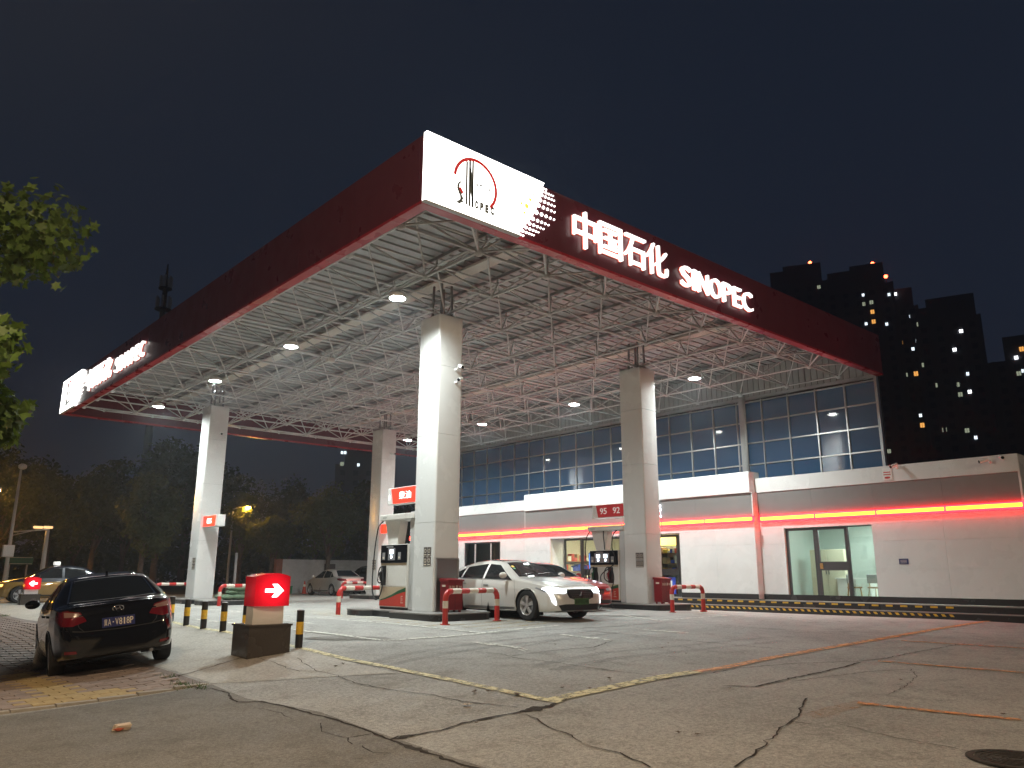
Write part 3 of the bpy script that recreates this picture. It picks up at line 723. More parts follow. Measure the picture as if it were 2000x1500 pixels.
def island(key, label):
    x0, y0, zg = PIL[key]; ox = x0-11.65; f = (lambda y: y) if key in 'ab' else (lambda y: 48.06-y)
    P = [(11.05,15.13),(12.95,15.13),(12.95,16.95),(12.68,17.05),(12.68,18.15),(12.9,18.3),(12.9,19.15),(11.02,19.15),(11.02,18.3),(11.32,18.15),(11.32,17.05),(11.05,16.95)]
    if key in 'cd': P = [(a, b if b < 18.3 else b+.05) for a, b in P]
    P = [(a+ox, f(b)) for a, b in P]
    P = round_poly(P, [.22,.5,.0,.0,.0,.0,.35,.35,0,0,0,0], 5)
    t = thing('pump_island', label, 'pump island', (x0+.4, y0, zg))
    c = np.mean(np.array(P), 0)
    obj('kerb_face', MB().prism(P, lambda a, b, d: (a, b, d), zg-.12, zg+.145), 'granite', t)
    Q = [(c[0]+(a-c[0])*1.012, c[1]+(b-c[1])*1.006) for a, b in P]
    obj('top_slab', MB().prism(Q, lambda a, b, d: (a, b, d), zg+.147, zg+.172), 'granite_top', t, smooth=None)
    return t
island('a', 'black granite kerbed pump island carrying the diesel pump'); island('b', 'black granite kerbed pump island under the 95 and 92 sign')
island('c', 'dark pump island with green sandbags lying on it'); island('d', 'dark pump island behind the diesel pump with no machine on it')
def pillar(key):
    x0, y0, zg = PIL[key]; z0 = zg+.172
    t = thing('pillar', 'tall square white clad canopy pillar ' + NAMES[key], 'pillar', (x0+PW/2, y0+PD/2, z0))
    P = round_poly([(x0, y0), (x0+PW, y0), (x0+PW, y0+PD), (x0, y0+PD)], .055, 5)
    zs = [z0, 2.32, 4.55, 6.35, 7.74]
    for k in range(4):
        obj('cladding_panel', MB().prism(P, lambda a, b, d: (a, b, d), zs[k]+.004, zs[k+1]-.004), 'column_clad', t, smooth=40)
    obj('core', MB().box(x0+.03, x0+PW-.03, y0+.03, y0+PD-.03, z0, 7.76), 'alu_matte', t)
    obj('bearing', MB().cyl((x0+.4, y0+PD/2-.08, 7.74), (x0+.4, y0+PD/2-.08, 7.86), .16, .10, 16), 'truss', t)
    for k in range(4): 
        dx, dy = ((-.18,-.2),(.18,-.2),(-.18,.2),(.18,.2))[k]
        obj('strut', MB().cyl((x0+.4+dx, y0+PD/2+dy, 7.74), (x0+.4+dx*.9, y0+PD/2+dy*.9, 8.72), .035, n=8), 'purlin', t)
    for i in range(2):
        for j in range(2):     # four prohibition plates
            ya = y0+.42-i*.16; za = 1.26+zg+j*.235
            p = obj('warning_plate', MB().box(x0-.008, x0-.001, ya-.14, ya, za, za+.215), 'sign_dark', t)
            r = MB().lathe([(.035,0),(.048,0),(.048,.003),(.035,.003)], (0,0,0), 'x', 16); r.v = [(x0-.012+q[0], ya-.07+q[1], za+.125+q[2]) for q in r.v]
            obj('symbol', r, 'plate_white', p); obj('caption', MB().box(x0-.0115, x0-.0085, ya-.12, ya-.02, za+.02, za+.04), 'plate_white', p)
    return t
P_ = {k: pillar(k) for k in PIL}
# steel niche on the front left pillar
x0, y0, zg = PIL['a']
nb = P_['a']
obj('service_niche', MB().box(x0+.06, x0+PW-.04, y0-.012, y0-.002, .19, 1.42), 'steel', nb)
obj('niche_hood', MB().box(x0+.05, x0+PW-.03, y0-.05, y0-.002, 1.42, 1.45), 'alu', nb)
obj('niche_jamb', MB().box(x0+.05, x0+.075, y0-.05, y0-.013, .19, 1.418), 'alu', nb); obj('niche_jamb', MB().box(x0+PW-.055, x0+PW-.03, y0-.05, y0-.013, .19, 1.418), 'alu', nb)
# fire boxes
for key, xx, lab in (('a', 12.0, 'dark red fire equipment box beside the diesel pump pillar'), ('b', 20.2, 'dark red fire equipment box beside the 95 and 92 pillar')):
    zb_ = PIL[key][2]+.172; fb = thing('fire_box', lab, 'fire box', (xx, 15.72, zb_))
    obj('cabinet', MB().prism([(-.26,.06),(.26,.06),(.26,.80),(-.26,.80)], lambda a, b, d: (a, d, b), -.17, .17), 'fire_red', fb, local=True)
    obj('lid', MB().prism([(-.21,.80),(.20,.80),(.20,.88),(-.21,.845)], lambda a, b, d: (d, a, b), -.28, .28), 'fire_red', fb, local=True)
    obj('latch', MB().box(-.275,-.261,-.07,.07,.66,.71), 'plate_white', fb, local=True)
    obj('door_line', MB().box(-.003,.003,-.174,-.171,.08,.78), 'black_plastic', fb, local=True)
    for k, ch in enumerate('消防器材'): obj('letter', text_on(ch, lambda a, b, d: (a, -.171-d, b), -.23+k*.12, -.14+k*.12, .60, .69, .003), 'plate_white', fb, local=True)
    fb.scale = (.88, .88, .9)
    for sx in (-.2, .2):
        for sy in (-.12, .12): obj('foot', MB().box(sx-.025, sx+.025, sy-.025, sy+.025, 0, .06), 'fire_red', fb, local=True)

def pump(key, twin, label):
    x0, yb, zg = PIL[key]; z0 = zg+.172; x0 += .02; yL = 18.42
    t = thing('fuel_pump', label, 'fuel pump', (x0+.28, yL-.7, z0))
    fn = lambda a, b, d: (x0-d, yL-a, z0+b)
    def pr(nm, poly, d0, d1, m_, par=t): return obj(nm, MB().prism(poly, fn, d0, d1), m_, par)
    def rc(a0, a1, b0, b1): return [(a0,b0),(a1,b0),(a1,b1),(a0,b1)]
    pr('plinth', rc(.01,1.26,0,.06), -.55, -.02, 'black_plastic')
    cab = obj('cabinet', MB().box(x0, x0+.56, yL-1.27, yL, z0+.06, z0+1.645, .012), 'pump_white', t)
    pr('lower_panel', rc(.03,1.23,.08,.56), .001, .010, 'pump_beige')
    curve = [(.03,.21),(.3,.25),(.6,.315),(.9,.395),(1.23,.455)]
    pr('red_panel', [(.03,.085),(1.23,.085)]+curve[::-1], .0105, .014, 'pump_red')
    up = [(.03,.23),(.3,.285),(.6,.37),(.9,.475),(1.23,.555)]
    pr('green_swoosh', curve+up[::-1], .0105, .015, 'pump_green')
    lg = [(1.02,.17),(1.14,.17),(1.14,.185),(1.02,.185)]
    pr('logo_mark', lg, .0145, .017, 'plate_white'); pr('logo_mark', [(1.045,.20),(1.055,.20),(1.055,.33),(1.045,.33)], .0145, .017, 'plate_white')
    pr('logo_mark', [(1.045,.33),(1.115,.33),(1.115,.342),(1.045,.342)], .0145, .017, 'plate_white'); pr('logo_mark', [(1.09,.22),(1.10,.22),(1.10,.30),(1.09,.30)], .0145, .017, 'plate_white')
    dp = pr('display_panel', rc(.03,1.24,1.175,1.63), .001, .022, 'black_gloss')
    pr('vent_strip', rc(.05,1.22,1.115,1.168), .001, .008, 'pump_beige')
    pr('service_door', rc(.05,1.21,.585,1.10), .001, .008, 'pump_white')
    scr = [.40, .72] if twin else [.55]
    for k, a in enumerate(scr):
        pr('bezel', rc(a-.16,a+.16,1.24,1.55), .0225, .028, 'grey_plastic', dp)
        pr('screen', rc(a-.075,a+.075,1.40,1.51), .0285, .032, 'screen_lit', dp)
        ky = [(a+.04*math.cos(q), 1.325+.04*math.sin(q)) for q in np.arange(0, 2*PI, PI/6)]
        pr('button', ky, .0285, .034, 'screen_lit', dp)
    for a in ((.14, 1.02) if twin else (.18, .92)):
        pr('keypad', rc(a-.06,a+.06,1.25,1.44), .0225, .03, 'grey_plastic', dp); pr('card_slot', rc(a-.035,a+.035,1.28,1.33), .0305, .034, 'plate_white', dp)
    pr('brand_strip', rc(.30,.62,1.565,1.60), .0225, .025, 'grey_plastic', dp)
    # upper frame
    pr('side_fin', [(-.0,2.275),(.74,2.275),(.60,1.65),(.20,1.65)], -.34, -.10, 'pump_white')
    obj('hose_post', MB().box(x0+.03, x0+.50, yL-1.5, yL-1.275, z0, z0+2.275, .03), 'alu_matte', t)
    for k in range(9): pr('louvre', rc(1.36,1.39,.22+k*.05,.25+k*.05), -.03, -.022, 'alu', t)
    pr('rear_post', rc(1.02,1.26,1.65,2.275), -.50, -.42, 'pump_white')
    cap = obj('top_cap', MB().box(x0-.05, x0+.58, yL-1.52, yL+.05, z0+2.275, z0+2.43, .02), 'pump_white', t)
    for k, ch in enumerate('易捷加油'): obj('letter', text_on(ch, lambda a, b, d: fn(a, b, .051+d), .10+k*.05, .14+k*.05, 2.33, 2.37, .002), 'logo_grey', cap)
    # nozzles and hoses
    for k, a in enumerate((.24, .92) if twin else (.20,)):
        nc = 'pump_green' if twin and k == 0 else ('fire_red' if twin else 'black_plastic')
        h = pr('nozzle_boot', rc(a-.08,a+.10,.60,1.10), .009, .05, 'black_plastic')
        nz = MB(); nz.tube([fn(a,.98,.07), fn(a-.02,.90,.12), fn(a-.03,.78,.10), fn(a-.02,.68,.06)], [.022,.035,.03,.02], 8)
        nz.tube([fn(a,.98,.07), fn(a+.03,1.04,.055), fn(a+.05,1.07,.05)], [.016,.014,.012], 8)
        obj('nozzle', nz, nc, t, smooth='all')
        obj('guard', MB().tube([fn(a-.03,.92,.15), fn(a-.07,.86,.16), fn(a-.07,.76,.14), fn(a-.03,.72,.10)], .008, 6), 'chrome', t, smooth='all')
        def loop(cx, cz, rx, rz, t0, t1, n=22): return [fn(cx+rx*math.cos(q), cz+rz*math.sin(q), .14+.05*math.sin(q*1.5)) for q in np.linspace(t0, t1, n)]
        if not twin:
            pts = [fn(.05,2.28,-.02), fn(-.05,2.15,.06), fn(-.10,1.9,.09), fn(-.16,1.5,.1), fn(-.20,1.1,.1), fn(-.20,.8,.11), fn(-.15,.5,.13)]
            pts += [fn(-.04,.30,.15), fn(.12,.24,.16), fn(.27,.34,.16), fn(.36,.58,.15), fn(.36,.82,.14), fn(.28,1.02,.12), fn(.20,1.07,.10), fn(.10,1.02,.09), fn(.05,.88,.09), fn(.05,.72,.10), fn(.12,.66,.09), fn(.18,.68,.07)]
        else:
            pts = [fn(.03 if k == 0 else 1.2,2.28,-.02), fn(-.06 if k == 0 else 1.10,2.1,.06), fn(-.10 if k == 0 else 1.08,1.7,.1), fn(-.08 if k == 0 else 1.2,1.25,.1)]
            pts += [fn(a-.32+.02,.85,.14), fn(a-.22,.5,.15), fn(a-.02,.36,.16), fn(a+.18,.5,.15), fn(a+.24,.78,.14), fn(a+.14,1.04,.12), fn(a-.04,1.10,.11), fn(a-.18,.98,.10), fn(a-.2,.76,.1), fn(a-.1,.66,.08), fn(a-.02,.68,.06)]
        # smooth
        A = np.array(pts); out = []
        for i in range(len(A)-1):
            p0, p1, p2, p3 = A[max(i-1,0)], A[i], A[i+1], A[min(i+2,len(A)-1)]
            for s in np.linspace(0, 1, 5, endpoint=False): out.append(tuple(.5*((2*p1)+(-p0+p2)*s+(2*p0-5*p1+4*p2-p3)*s*s+(-p0+3*p1-3*p2+p3)*s**3)))
        out.append(tuple(A[-1])); obj('hose', MB().tube(out, .017, 8), 'rubber', t, smooth='all')
    if twin:
        A = [fn(.62,2.28,-.02), fn(.66,2.1,.03), fn(.70,1.9,.05), fn(.70,1.66,.03)]; obj('hose', MB().tube(A, .017, 8), 'rubber', t, smooth='all')
        for (a0, a1) in ((.86,.62), (1.1,.8)):
            A = [fn(a0,.5,.13), fn(a0-.02,.36,.14), fn((a0+a1)/2,.18,.14), fn(a1,.05,.10), fn(a1-.05,-.0,.06)]; obj('hose', MB().tube(A, .015, 8), 'rubber', t, smooth='all')
    return t
pump('a', False, 'white diesel pump with one black hose and a red and green base'); pump('b', True, 'white twin nozzle petrol pump with a red and green base')
# grade signs
def grade(key, chars, lit, sgn, label, num=None):
    x0, y0, zg = PIL[key]
    if sgn > 0: ya, yb = y0+PD, y0+PD+1.45      # away from the camera
    else: ya, yb = y0-1.45, y0
    z0, z1 = 2.88+zg, 3.32+zg; xf = x0+.12
    t = thing('grade_sign', label, 'sign', (xf+.15, (ya+yb)/2, z0))
    obj('housing', MB().box(xf, xf+.30, ya, yb, z0, z1, .015), 'white_plastic', t)
    fn = lambda a, b, d: (xf-d, yb-a, b); w = yb-ya
    lo = .17 if sgn > 0 else .02; hi = w-.005 if sgn > 0 else w-.19
    poly = [(lo+.10, z0+.02), (hi, z0+.02), (hi, z1-.02), (lo, z1-.02)] if sgn > 0 else [(lo, z0+.02), (hi-.07, z0+.02), (hi, z1-.02), (lo, z1-.02)]
    obj('face', MB().prism(poly, fn, .0, .012), 'grade_red' if lit else 'grade_dull', t)
    n = len(chars); tw = 'grade_text' if lit else 'grade_text_dull'
    for k, (ch, a0, a1) in enumerate(chars):
        obj('letter', text_on(ch, lambda a, b, d: fn(a, b, .0125+d), a0, a1, z0+.12, z1-.12, .01, .004), tw, t)
    if num: obj('letter', text_on(num, lambda a, b, d: fn(a, b, .0+d), .06, .10, z0+.12, z0+.26, .004), tw, t)
    return t
grade('a', [('柴', .58, .83), ('油', .87, 1.12)], True, 1, 'lit red sign reading 柴油 on the front left pillar', '1')
grade('b', [('9', .36, .50), ('5', .52, .66), ('9', .93, 1.07), ('2', 1.09, 1.23)], False, 1, 'dull red sign reading 95 and 92 on a pillar')
grade('c', [('C', .42, .55), ('N', .58, .71), ('G', .74, .87)], True, -1, 'lit red sign reading CNG on a pillar')
grade('d', [('9', .5, .63), ('8', .66, .79)], True, -1, 'lit red grade sign on the pillar behind the diesel pump')
# cctv cameras on pillars
def cctv(name_label, base, dirv, armv):
    b = Vector(base); t = thing('security_camera', name_label, 'security camera', base)
    a = Vector(armv); d = Vector(dirv).normalized()
    obj('mount', MB().cyl((0,0,0), a*.3, .035, n=10), 'white_plastic', t, local=True)
    obj('arm', MB().tube([a*.2, a*.8+Vector((0,0,.06)), a], .014, 6), 'white_plastic', t, local=True)
    obj('body', MB().cyl(a-d*.10, a+d*.13, .045, .05, 12), 'white_plastic', t, local=True)
    obj('lens', MB().cyl(a+d*.128, a+d*.15, .042, .040, 12), 'black_gloss', t, local=True); return t
xa, ya, _ = PIL['a']
cctv('upper white security camera on the front left pillar', (xa+.55, ya, 6.30), (-.2,-.8,-.35), (0,-.22,.05))
cctv('lower white security camera on the front left pillar', (xa+.55, ya, 5.95), (-.9,-.5,-.3), (0,-.22,.05))
xc, yc, _ = PIL['c']; cctv('white security camera on the pillar with the CNG sign', (xc+.45, yc, 6.6), (-.3,-.9,-.3), (0,-.2,0))
xd, yd, _ = PIL['d']; cctv('white security camera on the pillar behind the diesel pump', (xd+.45, yd, 6.6), (.5,-.9,-.2), (0,-.2,0))

# crash rails
def rail(x0, x1, y, zg, label, y1=None):
    t = thing('crash_rail', label, 'guard rail', (x0, y, zg)); y1 = y if y1 is None else y1
    r = .062; h = .755; rc_ = .17; ex = x1-x0; ey = y1-y; L = math.hypot(ex, ey); ux, uy = ex/L, ey/L
    path = [(0, 0.0)]; path += [(0, h-rc_-r)]
    path += [(rc_-rc_*math.cos(q), h-r-rc_+rc_*math.sin(q)) for q in np.linspace(PI/16, PI/2, 8)]
    path += [(L-rc_+rc_*math.sin(q), h-r-rc_+rc_*math.cos(q)) for q in np.linspace(0, PI/2, 9)]; path += [(L, 0)]
    pts = []; 
    for i in range(len(path)-1):
        a, b = np.array(path[i]), np.array(path[i+1]); n = max(1, int(np.linalg.norm(b-a)/.03))
        pts += [a+(b-a)*k/n for k in range(n)]
    pts.append(np.array(path[-1])); seg = [0]
    for i in range(1, len(pts)): seg.append(seg[-1]+np.linalg.norm(pts[i]-pts[i-1]))
    tot = seg[-1]; top = tot-2*(h-rc_-r)-2*.267; cuts = [0, .33, .50, h-r+.13]; nst = 5; a = cuts[-1]; b = tot-cuts[-1]
    cuts += [a+(b-a)*k/nst for k in range(1, nst)] + [tot-c_ for c_ in cuts[::-1]]
    for k in range(len(cuts)-1):
        ps = [p for p, s in zip(pts, seg) if cuts[k]-.016 <= s <= cuts[k+1]+.016]
        if len(ps) < 2: continue
        red = (k % 2 == 0) if k < 3 else (k % 2 == 0)
        if k == 3: pass
        obj('red_band' if red else 'white_band', MB().tube([(p[0]*ux, p[0]*uy, p[1]) for p in ps], r-(0 if red else .001), 12, cap=False), 'rail_red' if red else 'rail_white', t, smooth='all', local=True)
    for s in (0, L): obj('base_plate', MB().cyl((s*ux, s*uy, -.03), (s*ux, s*uy, .012), .105, n=16), 'rail_red', t, local=True)
    return t
rail(10.72, 12.60, 14.25, 0, 'red and white crash rail before the diesel pump pillar', 14.72)
rail(10.77, 12.65, 18.95, 0, 'red and white crash rail half hidden behind the diesel pump', 19.35)
rail(18.95, 20.45, 14.42, .03, 'red and white crash rail before the 95 and 92 pillar')
rail(11.25, 13.1, 28.05, -.05, 'red and white crash rail behind the lit right arrow sign')
rail(10.85, 12.7, 33.55, -.05, 'red and white crash rail behind the CNG pillar')
rail(18.95, 20.8, 33.1, -.03, 'red and white crash rail beside the pillar behind the diesel pump')

# sandbags
for k, (x, y, z, a, s) in enumerate([(12.25,29.6,.0,.2,1),(12.7,29.75,.0,-.3,1),(12.0,29.2,.0,.9,.95),(12.45,29.25,.0,.1,1),(12.35,29.5,.16,.5,1),(12.62,29.5,.15,-.2,1),(12.45,29.45,.30,.2,1),(11.85,29.55,.02,1.2,.75)]):
    me = MB().sphere((0,0,0), 1, 16, 10)
    me.v = [(p[0]*.36*s*(1+.08*math.sin(5*p[1]+k)), p[1]*.22*s*(1+.1*math.sin(7*p[0]+k)), p[2]*.10*s+ (.02*math.sin(9*p[0]+k)*math.cos(6*p[1]))) for p in me.v]
    o = tag(obj('sandbag', me, 'sandbag', smooth='all'), 'green woven sandbag in the heap at the foot of the CNG pillar', 'sandbag', 'sandbags by the CNG pillar')
    o.location = (x, y, .122+.095+z); o.rotation_euler = (0, 0, a)

# bollards
def bollard(x, y, h, label):
    z = gh(x, y); t = thing('bollard', label, 'bollard', (x, y, z), 0, 'bollards along the forecourt edge'); r = .062
    for a, b, m_, nm in ((-.08,.36*h,'hazard_black','black_band'), (.36*h,.68*h,'hazard_yellow','yellow_band'), (.68*h,h-.012,'hazard_black','black_band')):
        obj(nm, MB().cyl((0,0,a), (0,0,b), r, n=20, cap=False), m_, t, smooth='all', local=True)
    obj('cap', MB().lathe([(0,h+.006),(r*.7,h+.004),(r,h-.014)], (0,0,0), 'z', 20), 'grey_plastic', t, smooth='all', local=True)
for y in (18.87, 17.9, 16.92, 15.9, 14.86): bollard(6.5, y, .56, 'black and yellow bollard in the row beside the black sedan')
bollard(6.5, 12.68, .62, 'black and yellow bollard standing alone beside the lit right arrow sign')

# lit direction signs
def backlit(name, cx, cy, cz, rad):     # a lamp behind the arrow: the acrylic glows most around it
    M = mat(name+'%.1f' % cy, (.40,.006,.014), .2, emit=(1.0,.006,.022), es=.3); t_ = M.node_tree; b_ = t_.nodes['Principled BSDF']; N = t_.nodes.new
    g_ = N('ShaderNodeNewGeometry'); v_ = N('ShaderNodeVectorMath'); v_.operation = 'DISTANCE'; v_.inputs[1].default_value = (cx, cy, cz); t_.links.new(g_.outputs['Position'], v_.inputs[0])
    r_ = N('ShaderNodeMapRange'); r_.interpolation_type = 'SMOOTHSTEP'; r_.inputs[1].default_value = rad*.12; r_.inputs[2].default_value = rad*.85; r_.inputs[3].default_value = .62; r_.inputs[4].default_value = .07
    t_.links.new(v_.outputs['Value'], r_.inputs[0]); t_.links.new(r_.outputs[0], b_.inputs['Emission Strength']); return M
def arrow_sign(x, y, w, d, zg, hb, hn, hr, right, label, sc_lab):
    t = thing('direction_sign', label, 'sign', (x+w/2, y+d/2, zg))
    obj('plinth', MB().box(x, x+w, y, y+d, zg-.25, zg+hb-.03), 'granite_brown', t)
    obj('plinth_cap', MB().box(x-.02, x+w+.02, y-.02, y+d+.02, zg+hb-.03, zg+hb), 'granite_brown', t)
    m_ = w*.14
    obj('neck', MB().box(x+m_, x+w-m_*.9, y+d*.2, y+d*.62, zg+hb, zg+hb+hn), 'white_plastic', t)
    z0 = zg+hb+hn; n = 14; x0 = x+w*.12; x1 = x+w*.96; 
    def front(u): return y+d*.12-.05*(1-(2*u-1)**2)
    b = MB(); ring = []
    for k in range(n+1):
        u = k/n; xx = x0+(x1-x0)*u; zt = z0+hr-.055*(2*u-1)**2; b.v += [(xx, front(u), z0), (xx, front(u), zt), (xx, y+d*.75, zt), (xx, y+d*.75, z0)]
    for k in range(n):
        for q in range(4): b.f.append((k*4+q, k*4+(q+1) % 4, (k+1)*4+(q+1) % 4, (k+1)*4+q))
    b.f += [(0,1,2,3), tuple(n*4+i for i in (3,2,1,0))]
    bx = obj('lightbox', b, backlit('lightbox_red', (x0+x1)/2, y+d*.1, z0+hr*.45, hr), t, smooth=40)
    A = [(-.42,-.10),(.06,-.10),(-.10,-.36),(.14,-.36),(.44,0),(.14,.36),(-.10,.36),(.06,.10),(-.42,.10)]
    if not right: A = [(-a, b_) for a, b_ in A]
    cx = (x0+x1)/2; s = hr*.70; cz = z0+hr*.47
    yf = front(.5)-.012
    obj('arrow', MB().prism([(cx+a*s*1.0, cz+b_*s*.78) for a, b_ in A], lambda a, b_, d_: (a, d_, b_), yf, yf+.008), 'arrow_white', bx)
    return t
arrow_sign(5.50, 12.42, .71, .62, -.235, .50, .28, .52, True, 'lit red sign with a white right arrow on a dark stone plinth', 1)
arrow_sign(6.38, 34.3, .62, .5, -.10, .40, .17, .45, False, 'small lit red sign with a white left arrow beside the taxi', 1)

# ------------------------------------------------------------------ station building
BZ = -.16
bld = thing('station_building', 'white and grey service station building with dark blue glass upper storey', 'building', (25, 7, BZ))
XF, XM = 25.0, 24.66
YS0, YS1, YM0, YM1 = 6.98, 36.5, 15.16, 26.85
def cells(X, yb, zb, holes, mt, nm, gap=.0018, th=.045, back=True):
    for i in range(len(yb)-1):
        for j in range(len(zb)-1):
            yc = (yb[i]+yb[i+1])/2; zc = (zb[j]+zb[j+1])/2
            if any(a < yc < b and c < zc < d for a, b, c, d in holes): continue
            obj(nm, MB().box(X, X+th, yb[i]+gap, yb[i+1]-gap, zb[j]+gap, zb[j+1]-gap), mt, bld)
            if back: bk.box(X+th+.004, X+th+.10, yb[i]-.001, yb[i+1]+.001, zb[j]-.001, zb[j+1]+.001)
bk = MB()
ZR = [.27, .44, 1.26, 2.10, 2.89]
OFF = (11.20, 14.20, .25, 2.62); ENT = (18.30, 25.25, .2, 2.60); WIN = (29.0, 31.75, 1.05, 2.60)
cells(XF, [YS0, 9.1, 11.2, 12.7, 14.2, YM0], [.44, 1.26, 2.10, 2.62, 2.89], [OFF], 'white_panel', 'wall_panel')
cells(XM, [YM0, 16.7, 18.3, 20.6, 22.9, 25.25, YM1], [.44, 1.26, 2.10, 2.60, 2.89], [ENT], 'white_panel', 'wall_panel')
cells(XF, [YM1, 29.0, 30.4, 31.75, 34.1, YS1], [.44, 1.05, 2.10, 2.60, 2.89], [WIN], 'white_panel', 'wall_panel')
def ysp(a, b, n): return [a+(b-a)*k/n for k in range(n+1)]
cells(XF-.02, ysp(YS0-.03, YM0, 4), [3.03, 3.89], [], 'grey_panel', 'grey_band', back=False)
cells(XM-.02, ysp(YM0, YM1, 5), [3.03, 3.89], [], 'grey_panel', 'grey_band', back=False)
cells(XF-.02, ysp(YM1, YS1, 4), [3.03, 3.96], [], 'grey_panel', 'grey_band', back=False)
cells(XF-.05, ysp(YS0-.05, YM0, 4), [3.89, 4.39], [], 'white_panel', 'parapet_panel', back=False, th=.3)
cells(XF-.05, ysp(YM1, YS1, 4), [3.96, 4.43], [], 'white_panel', 'parapet_panel', back=False, th=.3)
for k in range(5):
    a = YM0+(YM1-YM0)*k/5; b = YM0+(YM1-YM0)*(k+1)/5
    Pp = round_poly([(XM-.08, 3.89), (XM+.6, 3.89), (XM+.6, 4.63), (XM-.08, 4.63)], [.0, 0, 0, .10], 5)
    obj('parapet_panel', MB().prism(Pp, lambda p, q, d: (p, d, q), a+.003, b-.003), 'white_panel', bld, smooth=30)
# solid parts of the block
for y0, y1, xx in ((YS0, YM0, XF), (YM0, YM1, XM), (YM1, YS1, XF)): bk.box(xx+.03, xx+.14, y0+.002, y1-.002, 2.895, 3.88)
obj('backing_wall', bk, 'interior_wall', bld)
obj('side_wall', MB().box(XF-.03, 40, YS0-.06, YS0-.002, -.3, 4.38), 'white_panel', bld)
for yy, y2 in ((YM0-.045, YM0-.001), (YM1+.001, YM1+.045)): obj('return_panel', MB().box(XM, XF-.003, yy, y2, .28, 3.885), 'white_panel', bld)
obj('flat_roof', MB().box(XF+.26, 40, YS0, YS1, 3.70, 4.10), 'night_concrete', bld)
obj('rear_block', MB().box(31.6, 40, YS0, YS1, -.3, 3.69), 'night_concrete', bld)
obj('end_wall', MB().box(XF+.2, 31.6, YS1-.1, YS1, -.3, 3.69), 'white_panel', bld)
# LED strip
def strip(X, y0, y1, n):
    obj('led_housing', MB().box(X-.10, X-.001, y0, y1, 2.865, 3.068, .012), 'led_red', bld)
    for k in range(n):
        a = y0+.03+(y1-y0-.06)*k/n; b = y0+.03+(y1-y0-.06)*(k+1)/n
        obj('led_bar', MB().box(X-.118, X-.101, a+.03, b-.03, 2.918, 3.022), 'led_orange', bld)
strip(XF, YS0-.08, YM0-.11, 4); strip(XM, YM0-.10, YM1+.10, 6); strip(XF, YM1+.11, YS1, 5)
# upper glass storey
GX, GY0, MOD = 27.0, 11.46, 1.103
rows = [4.15, 4.38, 5.21, 6.04, 6.87, 7.66]; ncol = 23
pane_me = {}
for i in range(ncol):
    for j in range(5):
        w = MOD-.055; h = rows[j+1]-rows[j]-.05
        k = round(h, 3)
        if k not in pane_me: pane_me[k] = mesh_of('glass_pane', MB().box(0, .012, -w/2, w/2, -h/2, h/2), 'window_glass')
        o = put('glass_pane', pane_me[k], bld, Vector((GX+.01, GY0+MOD*(i+.5), (rows[j]+rows[j+1])/2))-wloc(bld))
        o.rotation_euler = (0, random.gauss(0, .006), random.gauss(0, .006))
vm = mesh_of('mullion', MB().box(-.05, .05, -.024, .024, 4.12, 7.80), 'alu'); hm = mesh_of('transom', MB().box(-.045, .045, .026, MOD-.026, -.024, .024), 'alu')
bo = wloc(bld)
for i in range(ncol+1):
    put('mullion', vm, bld, Vector((GX, GY0+MOD*i, 0))-bo)
    if i < ncol:
        for z in rows[1:]: put('transom', hm, bld, Vector((GX, GY0+MOD*i, z))-bo)
obj('corner_post', MB().box(GX-.09, GX+.06, GY0-.09, GY0-.03, 4.12, 7.9), 'alu', bld)
obj('corner_post', MB().box(GX-.12, GX-.06, GY0+MOD*5-.02-.32, GY0+MOD*5+.16-.32, 4.6, 7.82), 'alu', bld)
obj('drain_pipe', MB().tube([(GX-.14, GY0+MOD*5-.42, 4.5), (GX-.14, GY0+MOD*5-.42, 8.0)], .05, 10), 'alu_matte', bld, smooth='all')
obj('head_rail', MB().box(GX-.07, GX+.05, GY0-.02, GY0+MOD*ncol, 7.74, 7.86), 'alu', bld)
sd = MB(); y = GY0; pr_ = []
while y < GY0+MOD*ncol: pr_ += [(y, 0), (y+.12, 0), (y+.14, .03), (y+.20, .03), (y+.22, 0)]; y += .24
for a, b in pr_: sd.v += [(GX-.02-b, a, 7.87), (GX-.02-b, a, 9.06)]
sd.f = [(2*i, 2*i+1, 2*i+3, 2*i+2) for i in range(len(pr_)-1)]
obj('siding', sd, 'siding', bld, recalc=False)
obj('upper_block', MB().box(GX+.10, GX+.30, GY0-.03, GY0+MOD*ncol+.05, 4.11, 9.4), 'night_concrete', bld)
# storefront (recessed)
XS = 25.55
obj('soffit', MB().box(XM+.05, XS+.3, ENT[0]-.01, ENT[1]+.01, 2.605, 2.66), 'white_panel', bld)
for yy in (ENT[0], ENT[1]): obj('reveal', MB().box(XM+.046, XS+.05, yy-(.04 if yy < 20 else -.001), yy+(-.001 if yy < 20 else .04), .2, 2.604), 'white_panel', bld)
def framed(nm, X, y0, y1, z0, z1, fw=.07, mid=None, glass='shop_glass', th=.06):
    d = obj(nm, MB().box(X, X+th, y0, y0+fw, z0, z1).box(X, X+th, y1-fw, y1, z0, z1).box(X+.001, X+th-.001, y0+fw, y1-fw, z0, z0+fw).box(X+.001, X+th-.001, y0+fw, y1-fw, z1-fw, z1), 'dark_frame', bld)
    if mid: obj('mid_rail', MB().box(X+.002, X+th-.002, y0+fw, y1-fw, mid[0], mid[1]), 'dark_frame', d)
    obj('pane', MB().box(X+th*.5-.003, X+th*.5+.003, y0+fw, y1-fw, z0+fw, z1-fw), glass, d); return d
M = bpy.data.materials.new('shop_glass'); M.use_nodes = True; t_ = M.node_tree; t_.nodes.clear()
